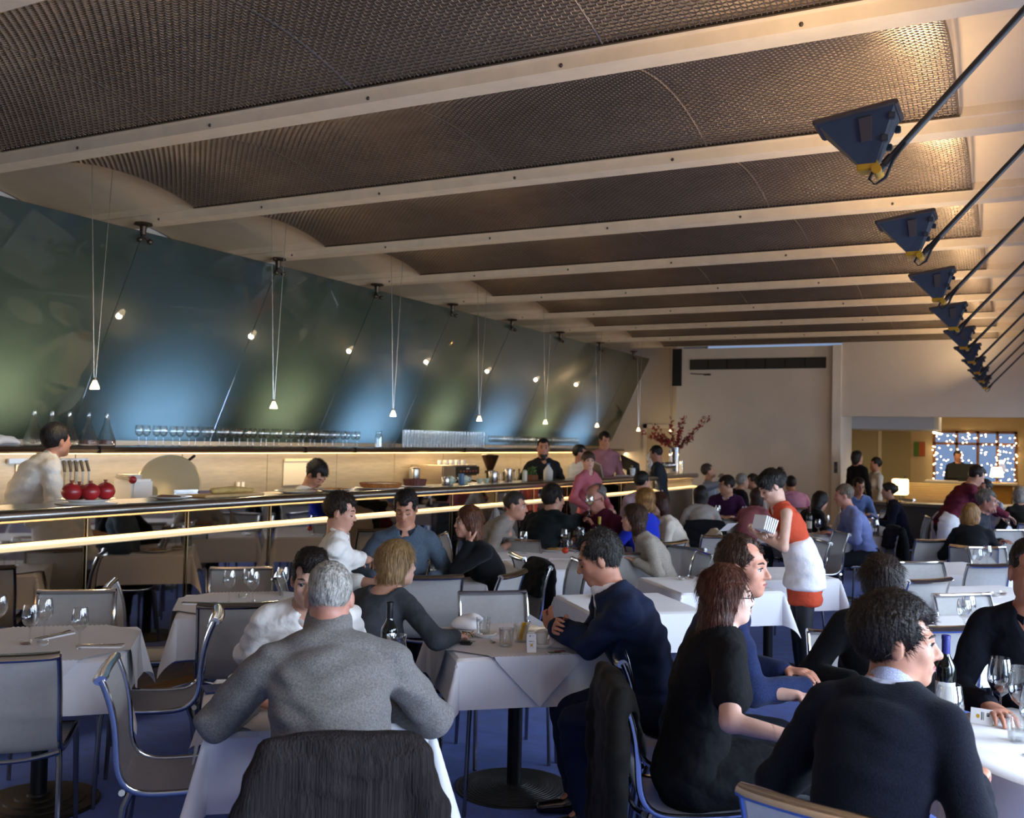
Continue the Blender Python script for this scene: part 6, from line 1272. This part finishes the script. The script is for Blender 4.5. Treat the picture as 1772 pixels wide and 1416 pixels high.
# bottles on the back counter
for k in range(16):
    y = 13.75+.14*k+.05*rs.rand(); t = thing('spirit_bottle', 'one of the spirit bottles lined up on the back counter', 'bottle', (-7.2-.1*(k % 2), y, .947), 0, 'spirit bottles'); s_ = .9+.3*rs.rand(); col = ['#2a3312', '#3b2a14', '#8a8a70', '#1a1f14', '#6a5a2a'][k % 5]
    MB().lathe([(.001, 0), (.036, 0), (.038, .16*s_), (.014, .23*s_), (.013, .30*s_), (.001, .30*s_)], 14).build('glass_body', mat('sp_'+col.strip('#'), col, .12, coat=.5), t); MB().lathe([(.014, .29*s_), (.015, .33*s_), (.001, .33*s_)], 10).build('stopper', M_black, t)
# glasses on the long shelf
SZ = 1.651
for k in range(34): glass(0, 0, 'one of the wine glasses lined along the left part of the shelf', 'wine', at=(-7.36-.05*(k % 2)*.4, 6.62+.105*k, SZ), group='wine glasses on the long shelf')
TALL = MB().lathe([(.001, 0), (.030, 0), (.032, .003), (.035, .24), (.0338, .24), (.031, .008), (.001, .007)], 14).mesh('wall', M_glass)
for k in range(27):
    t = thing('tall_glass', 'one of the tall straight glasses packed on the shelf', 'glass', (-7.38, 11.15+.085*k, SZ), 0, 'tall straight glasses on the shelf'); ob('wall', TALL, t)
for k in range(36): glass(0, 0, 'one of the wine glasses lined along the far part of the shelf', 'wine', at=(-7.36, 13.55+.098*k, SZ), group='wine glasses on the far shelf')
for k, (y, l) in enumerate(((10.55, 'lone tall carafe in the shelf gap'), (10.75, 'first low tumbler in the shelf gap'), (10.87, 'second low tumbler in the shelf gap'))): glass(0, 0, l, 'car' if k == 0 else 'tum', at=(-7.38, y, SZ))
CONE = MB().lathe([(.001, 0), (.075, 0), (.085, .01), (.082, .05), (.03, .20), (.018, .27), (.022, .30), (.0205, .30), (.016, .27), (.028, .20), (.08, .05), (.001, .01)], 22).mesh('wall', M_glass)
for k, (y, z, l, w) in enumerate(((5.55, 0, 'conical decanter leftmost behind the chef', 0), (5.72, 0, 'second conical decanter behind the chef', 0), (5.90, 0, 'third conical decanter by the chef head', 0), (6.10, 0, 'fourth conical decanter on the shelf', 1), (6.30, 0, 'fifth conical decanter, next to the wine glasses', 1))):
    t = thing('decanter', l, 'decanter', (-7.42, y, SZ)); ob('wall', CONE, t)
    if w: MB().lathe([(.001, .011), (.078, .012), (.079, .05), (.001, .051)], 18).build('wine', mat('rose_wine', '#6a3a30', .2, alpha=.7), t)
t = thing('folded_linen', 'grey and white folded cloths on the left end of the shelf', 'linen', (-7.4, 5.1, SZ)); solid('cloth', [Pr('s', [V3(0, -.2, .03), V3(0, .1, .04), V3(.02, .25, .03)], [.09, .10, .07], [.03, .045, .03], lat=(1, 0, 0), k=.02)], .012, M_nap, t, fold=.012); 
# slicer, papers, sockets on the back wall
t = thing('meat_slicer', 'large steel meat slicer with round guard by the back wall', 'slicer', (-6.95, 6.45, .947), 0)
MB().bbox(-.22, .18, -.2, .2, 0, .12, .02).build('slicer_base', M_steel, t); o = MB().lathe([(.001, .0), (.27, .0), (.285, .015), (.27, .03), (.05, .05), (.001, .05)], 36).build('blade_guard', mat('guard_steel', '#cdbf9c', .35, .5), t); o.location = (.05, .12, .36); o.rotation_euler = (math.radians(70), 0, math.radians(40))
MB().bbox(-.15, .1, -.34, -.1, .22, .42, .02).build('motor_housing', M_white, t); MB().bbox(-.12, .08, -.36, -.2, .42, .46, .015).build('carriage', M_steel, t); MB().sphere((.12, -.36, .42), .035, 10, 8).build('knob', mat('red_knob', '#8c1f22', .4), t); MB().tube([(.05, .35, .58), (.02, .45, .62)], .014, 8).build('lever', M_black, t)
t = thing('knife_rack', 'rack of dark handled tools above the slicer', 'rack', (-7.66, 6.15, 1.36)); MB().bbox(-.02, .02, -.15, .15, .14, .17, .004).build('rail', M_steel, t)
for q in range(5): MB().tube([(.02, -.12+.06*q, .15), (.05, -.13+.065*q, .05)], .013, 6).build('tool_handle', M_black, t); MB().bbox(.045, .05, -.14+.065*q, -.12+.065*q, -.10, .05, .001).build('tool_blade', M_steel, t)
t = thing('notice_sheet', 'bright white paper sheet pinned on the kitchen wall', 'paper', (-7.69, 5.72, 1.22)); MB().bbox(0, .006, -.13, .13, 0, .26, .001).build('sheet', mat('paper_white', '#f2efe6', .7), t, False); MB().bbox(0, .03, -.22, .3, .27, .31, .004).build('shelf_rail', M_steel, t)
t = thing('ticket_rail', 'pale order ticket rail behind the bowing chef', 'rail', (-7.69, 9.35, 1.47)); MB().bbox(0, .025, -.28, .28, 0, .035, .006).build('rail', mat('cream_rail', '#e6dcb8', .4), t); MB().bbox(0, .006, -.28, .28, -.28, .0, .001).build('panel', mat('splash2', '#cfc8b6', .5), t, False)
for y, l in ((8.35, 'double wall socket left of the bowing chef'), (16.9, 'wall socket near the end of the kitchen')):
    t = thing('wall_socket', l, 'socket', (-7.69, y, 1.22)); MB().bbox(0, .012, -.075, .075, -.045, .045, .004).build('plate', mat('socket_steel', '#c8c2b4', .3, .6), t)
    for s in (-1, 1): MB().bbox(.011, .016, s*.036-.022, s*.036+.022, -.03, .03, .003).build('outlet', mat('socket_white', '#efece2', .4), t)
# ------------------------------------------------------------------ room beyond the far opening
M_bwall = mat('back_wall', '#c8b48e', .75, noise=.04, nscale=2); M_bwood = mat('back_wood', '#7a5436', .5, noise=.2, nscale=5)
BYE = 26.0
b = MB(); b.box(-4.2, -1.85, BYE, BYE+.2, 0, 3); b.box(-.02, 2.5, BYE, BYE+.2, 0, 3); b.box(-1.85, -.02, BYE, BYE+.2, 2.24, 3); b.box(-1.85, -.02, BYE, BYE+.2, 0, .95); struct('wall_end', b, M_bwall)
b = MB(); b.box(-4.2, -4.0, FY+.2, BYE, 0, 3); struct('wall_side', b, M_bwall)
b = MB(); b.box(-4.2, 2.5, FY+.25, BYE+.2, 2.62, 2.8); struct('ceiling_lower', b, M_wall)
b = MB(); b.box(-2.9, -1.38, FY+1.2, FY+3.2, 2.14, 2.62); struct('wall_bulkhead', b, mat('bulkhead', '#b9bcc0', .75))
b = MB(); b.box(-2.82, 2.5, FY-2, BYE, -.07, .001); struct('floor_beyond', b, mat('back_floor', '#3a3732', .4, noise=.2))
# end window with glazing bars and string of fairy lights
w = MB(); x0, x1 = -1.85, -.02
for x in (x0, x0+.50, x0+.96, x0+1.38, x1-.06): w.box(x, x+.06, BYE-.02, BYE+.08, .95, 2.24)
for z in (.95, 1.90, 2.18): w.box(x0, x1, BYE-.02, BYE+.08, z, z+.06)
o = struct('window_8', w, mat('window_wood', '#6b452b', .5))
for a, c in ((x0+.06, x0+.5), (x0+.56, x0+.96), (x0+1.02, x0+1.38), (x0+1.44, x1-.06)):
    for z0, z1 in ((1.01, 1.90), (1.96, 2.18)): MB().box(a, c, BYE+.03, BYE+.035, z0, z1).build('pane', M_pane, o, False)
fl = MB(); rs = np.random.RandomState(5)
for _ in range(150): fl.sphere((rs.uniform(x0, x1), BYE-.06-.04*rs.rand(), rs.uniform(1.0, 2.2)), .011, 6, 4)
o = fl.build('fairy_lights', mat('fairy', '#ffe8c0', .5, emit='#ffdca8', estr=38)); o['kind'] = 'stuff'; tag(o, 'curtain of tiny fairy lights across the far end window', 'fairy lights')
# doors and panels at the left of the back room
for k, (xa, xb, col) in enumerate(((-3.85, -3.1, '#b7ac88'), (-3.02, -2.35, '#a89a72'))):
    b = MB(); b.bbox(xa, xb, BYE-.05, BYE-.005, 0, 2.22, .01); d = struct('door_%d' % (k+2), b, mat('back_door%d' % k, col, .6)); MB().bbox(xb-.14, xb-.09, BYE-.10, BYE-.05, 1.0, 1.12, .01).build('handle', M_steel, d)
b = MB(); b.box(-3.1, -3.02, BYE-.07, BYE, 0, 2.3); struct('trim_3', b, mat('trim_light', '#e6dcc0', .6))
t = thing('poster', 'small green and orange picture on the wall of the back room', 'picture', (-2.15, BYE-.01, 1.78)); MB().bbox(-.13, .13, -.03, 0, -.18, .18, .004).build('frame', mat('poster_frame', '#7a6a52', .6), t, False); MB().box(-.12, -.01, -.034, -.03, -.17, .17).build('green_half', mat('p_green', '#4f7a2c', .6), t, False); MB().box(-.01, .12, -.034, -.03, -.17, .17).build('orange_half', mat('p_orange', '#b85a2c', .6), t, False)
t = thing('framed_print', 'small framed print on the white pier by the opening', 'picture', (-2.895, FY-.125, 1.42)); MB().bbox(-.05, .05, -.015, 0, -.20, .20, .003).build('frame', mat('print_frame', '#d8d6d0', .5), t, False); MB().box(-.03, .03, -.018, -.0145, -.10, .10).build('print', mat('print_dark', '#4a4f5c', .6, noise=.6, nscale=20), t, False)
# reception desk with lamp and screen
dk = thing('reception_desk', 'warm lit reception desk before the fairy light window', 'desk', (-.95, 23.2, 0)); MB().bbox(-.75, .85, -.3, .3, 0, 1.06, .02).build('desk_front', mat('desk_wood', '#b5832e', .5, noise=.15, nscale=6), dk, False); MB().bbox(-.85, .95, -.38, .38, 1.06, 1.11, .01).build('desk_top', mat('desk_top', '#c9bfae', .4), dk, False)
t = thing('desk_screen', 'dark monitor on the reception desk', 'screen', (-1.05, 23.15, 1.11)); MB().bbox(-.30, .30, -.02, .02, .06, .38, .01).build('panel', mat('black_plastic', '#131313', .4), t); MB().bbox(-.1, .1, -.07, .07, 0, .06, .01).build('stand', M_black, t)
M_shade = mat('lamp_shade', '#ffe2a8', .6, emit='#ffc878', estr=9)
def table_lamp(at, label, r=.13, h=.2, boxy=False):
    t = thing('table_lamp', label, 'lamp', at)
    MB().lathe([(.001, 0), (.07, 0), (.07, .015), (.015, .03), (.012, .14), (.001, .14)], 16).build('stand', M_darksteel, t)
    (MB().bbox(-r, r, -r, r, .12, .12+h, .01) if boxy else MB().lathe([(r, .12), (r*.72, .12+h), (r*.70, .12+h), (r*.97, .121)], 24)).build('shade', M_shade, t)
    l = bpy.data.lights.new('table_lamp_bulb', 'POINT'); l.energy = 9; l.color = (1, .76, .42); l.shadow_soft_size = .08; o = bpy.data.objects.new('table_lamp_bulb', l); COL.objects.link(o); o.location = (at[0], at[1]-.25, at[2]+.35)
table_lamp((-.40, 23.0, 1.11), 'glowing table lamp on the reception desk'); p = D(1558, 838, 112); table_lamp((p[0], p[1], .95), 'glowing square lamp on the dark sideboard beyond the opening', .11, .24, True)
sb = thing('sideboard', 'dark sideboard under the glowing square lamp', 'sideboard', (p[0], p[1]+.1, 0)); MB().bbox(-.5, .6, -.22, .22, 0, .90, .01).build('carcass', mat('sideboard', '#2a2420', .4), sb, False); MB().bbox(-.55, .65, -.26, .26, .90, .95, .01).build('sideboard_top', mat('sideboard_top', '#3b342e', .3), sb, False)
# slanted display stand glowing gold
ds_ = thing('display_counter', 'gold lit sloping display counter beyond the opening', 'counter', (-1.35, 19.9, 0), .1); MB().prism([(-.35, 0), (.35, 0), (.35, 1.10), (-.35, .80)], 'x', -.55, .55).build('display_body', mat('gold_front', '#a8772a', .5, noise=.1), ds_, False)
for q in range(9): f = q/8; MB().bbox(-.53, .53, -.33+.66*f-.02, -.33+.66*f+.02, .83+.28*f, .86+.28*f, .004).build('slat', mat('gold_slat', '#d8b878', .4), ds_, False)
area('display_light', (-1.35, 19.7, 1.9), (0, 0, 0), .9, .4, 14, (1, .78, .42)); area('back_ceiling_light', (-1.6, 22.5, 2.55), (0, 0, 0), 1.6, 3.0, 45, (1, .76, .45)); area('side_ceiling_light', (-3.2, 22.0, 2.1), (0, 0, 0), .8, 2.5, 22, (1, .78, .45))
# row of downlights in the back room ceiling
for k in range(5):
    y = 19.4+.75*k; t = thing('downlight', '%s downlight of the row in the back room ceiling' % ['nearest', 'second', 'third', 'fourth', 'last'][k], 'downlight', (-.62, y, 2.62), 0, 'downlights beyond the opening'); MB().lathe([(.06, 0), (.06, -.012), (.045, -.014)], 16).build('rim', M_white, t); MB().lathe([(.001, -.006), (.046, -.008)], 16).build('lamp_face', mat('down_face', '#fff0d0', .5, emit='#ffe2b0', estr=22), t)
t = thing('string_lights', 'short string of small warm bulbs along the bulkhead', 'string lights', (-1.38, FY+1.2, 2.1))
b = MB(); [b.sphere((.0+.0*k, .35*k, -.01), .016, 8, 6) for k in range(6)]; b.build('bulbs', mat('fairy', '#ffe8c0', .5), t); MB().tube([(0, 0, .0), (0, 1.8, .0)], .003, 4).build('cord', M_dark, t)
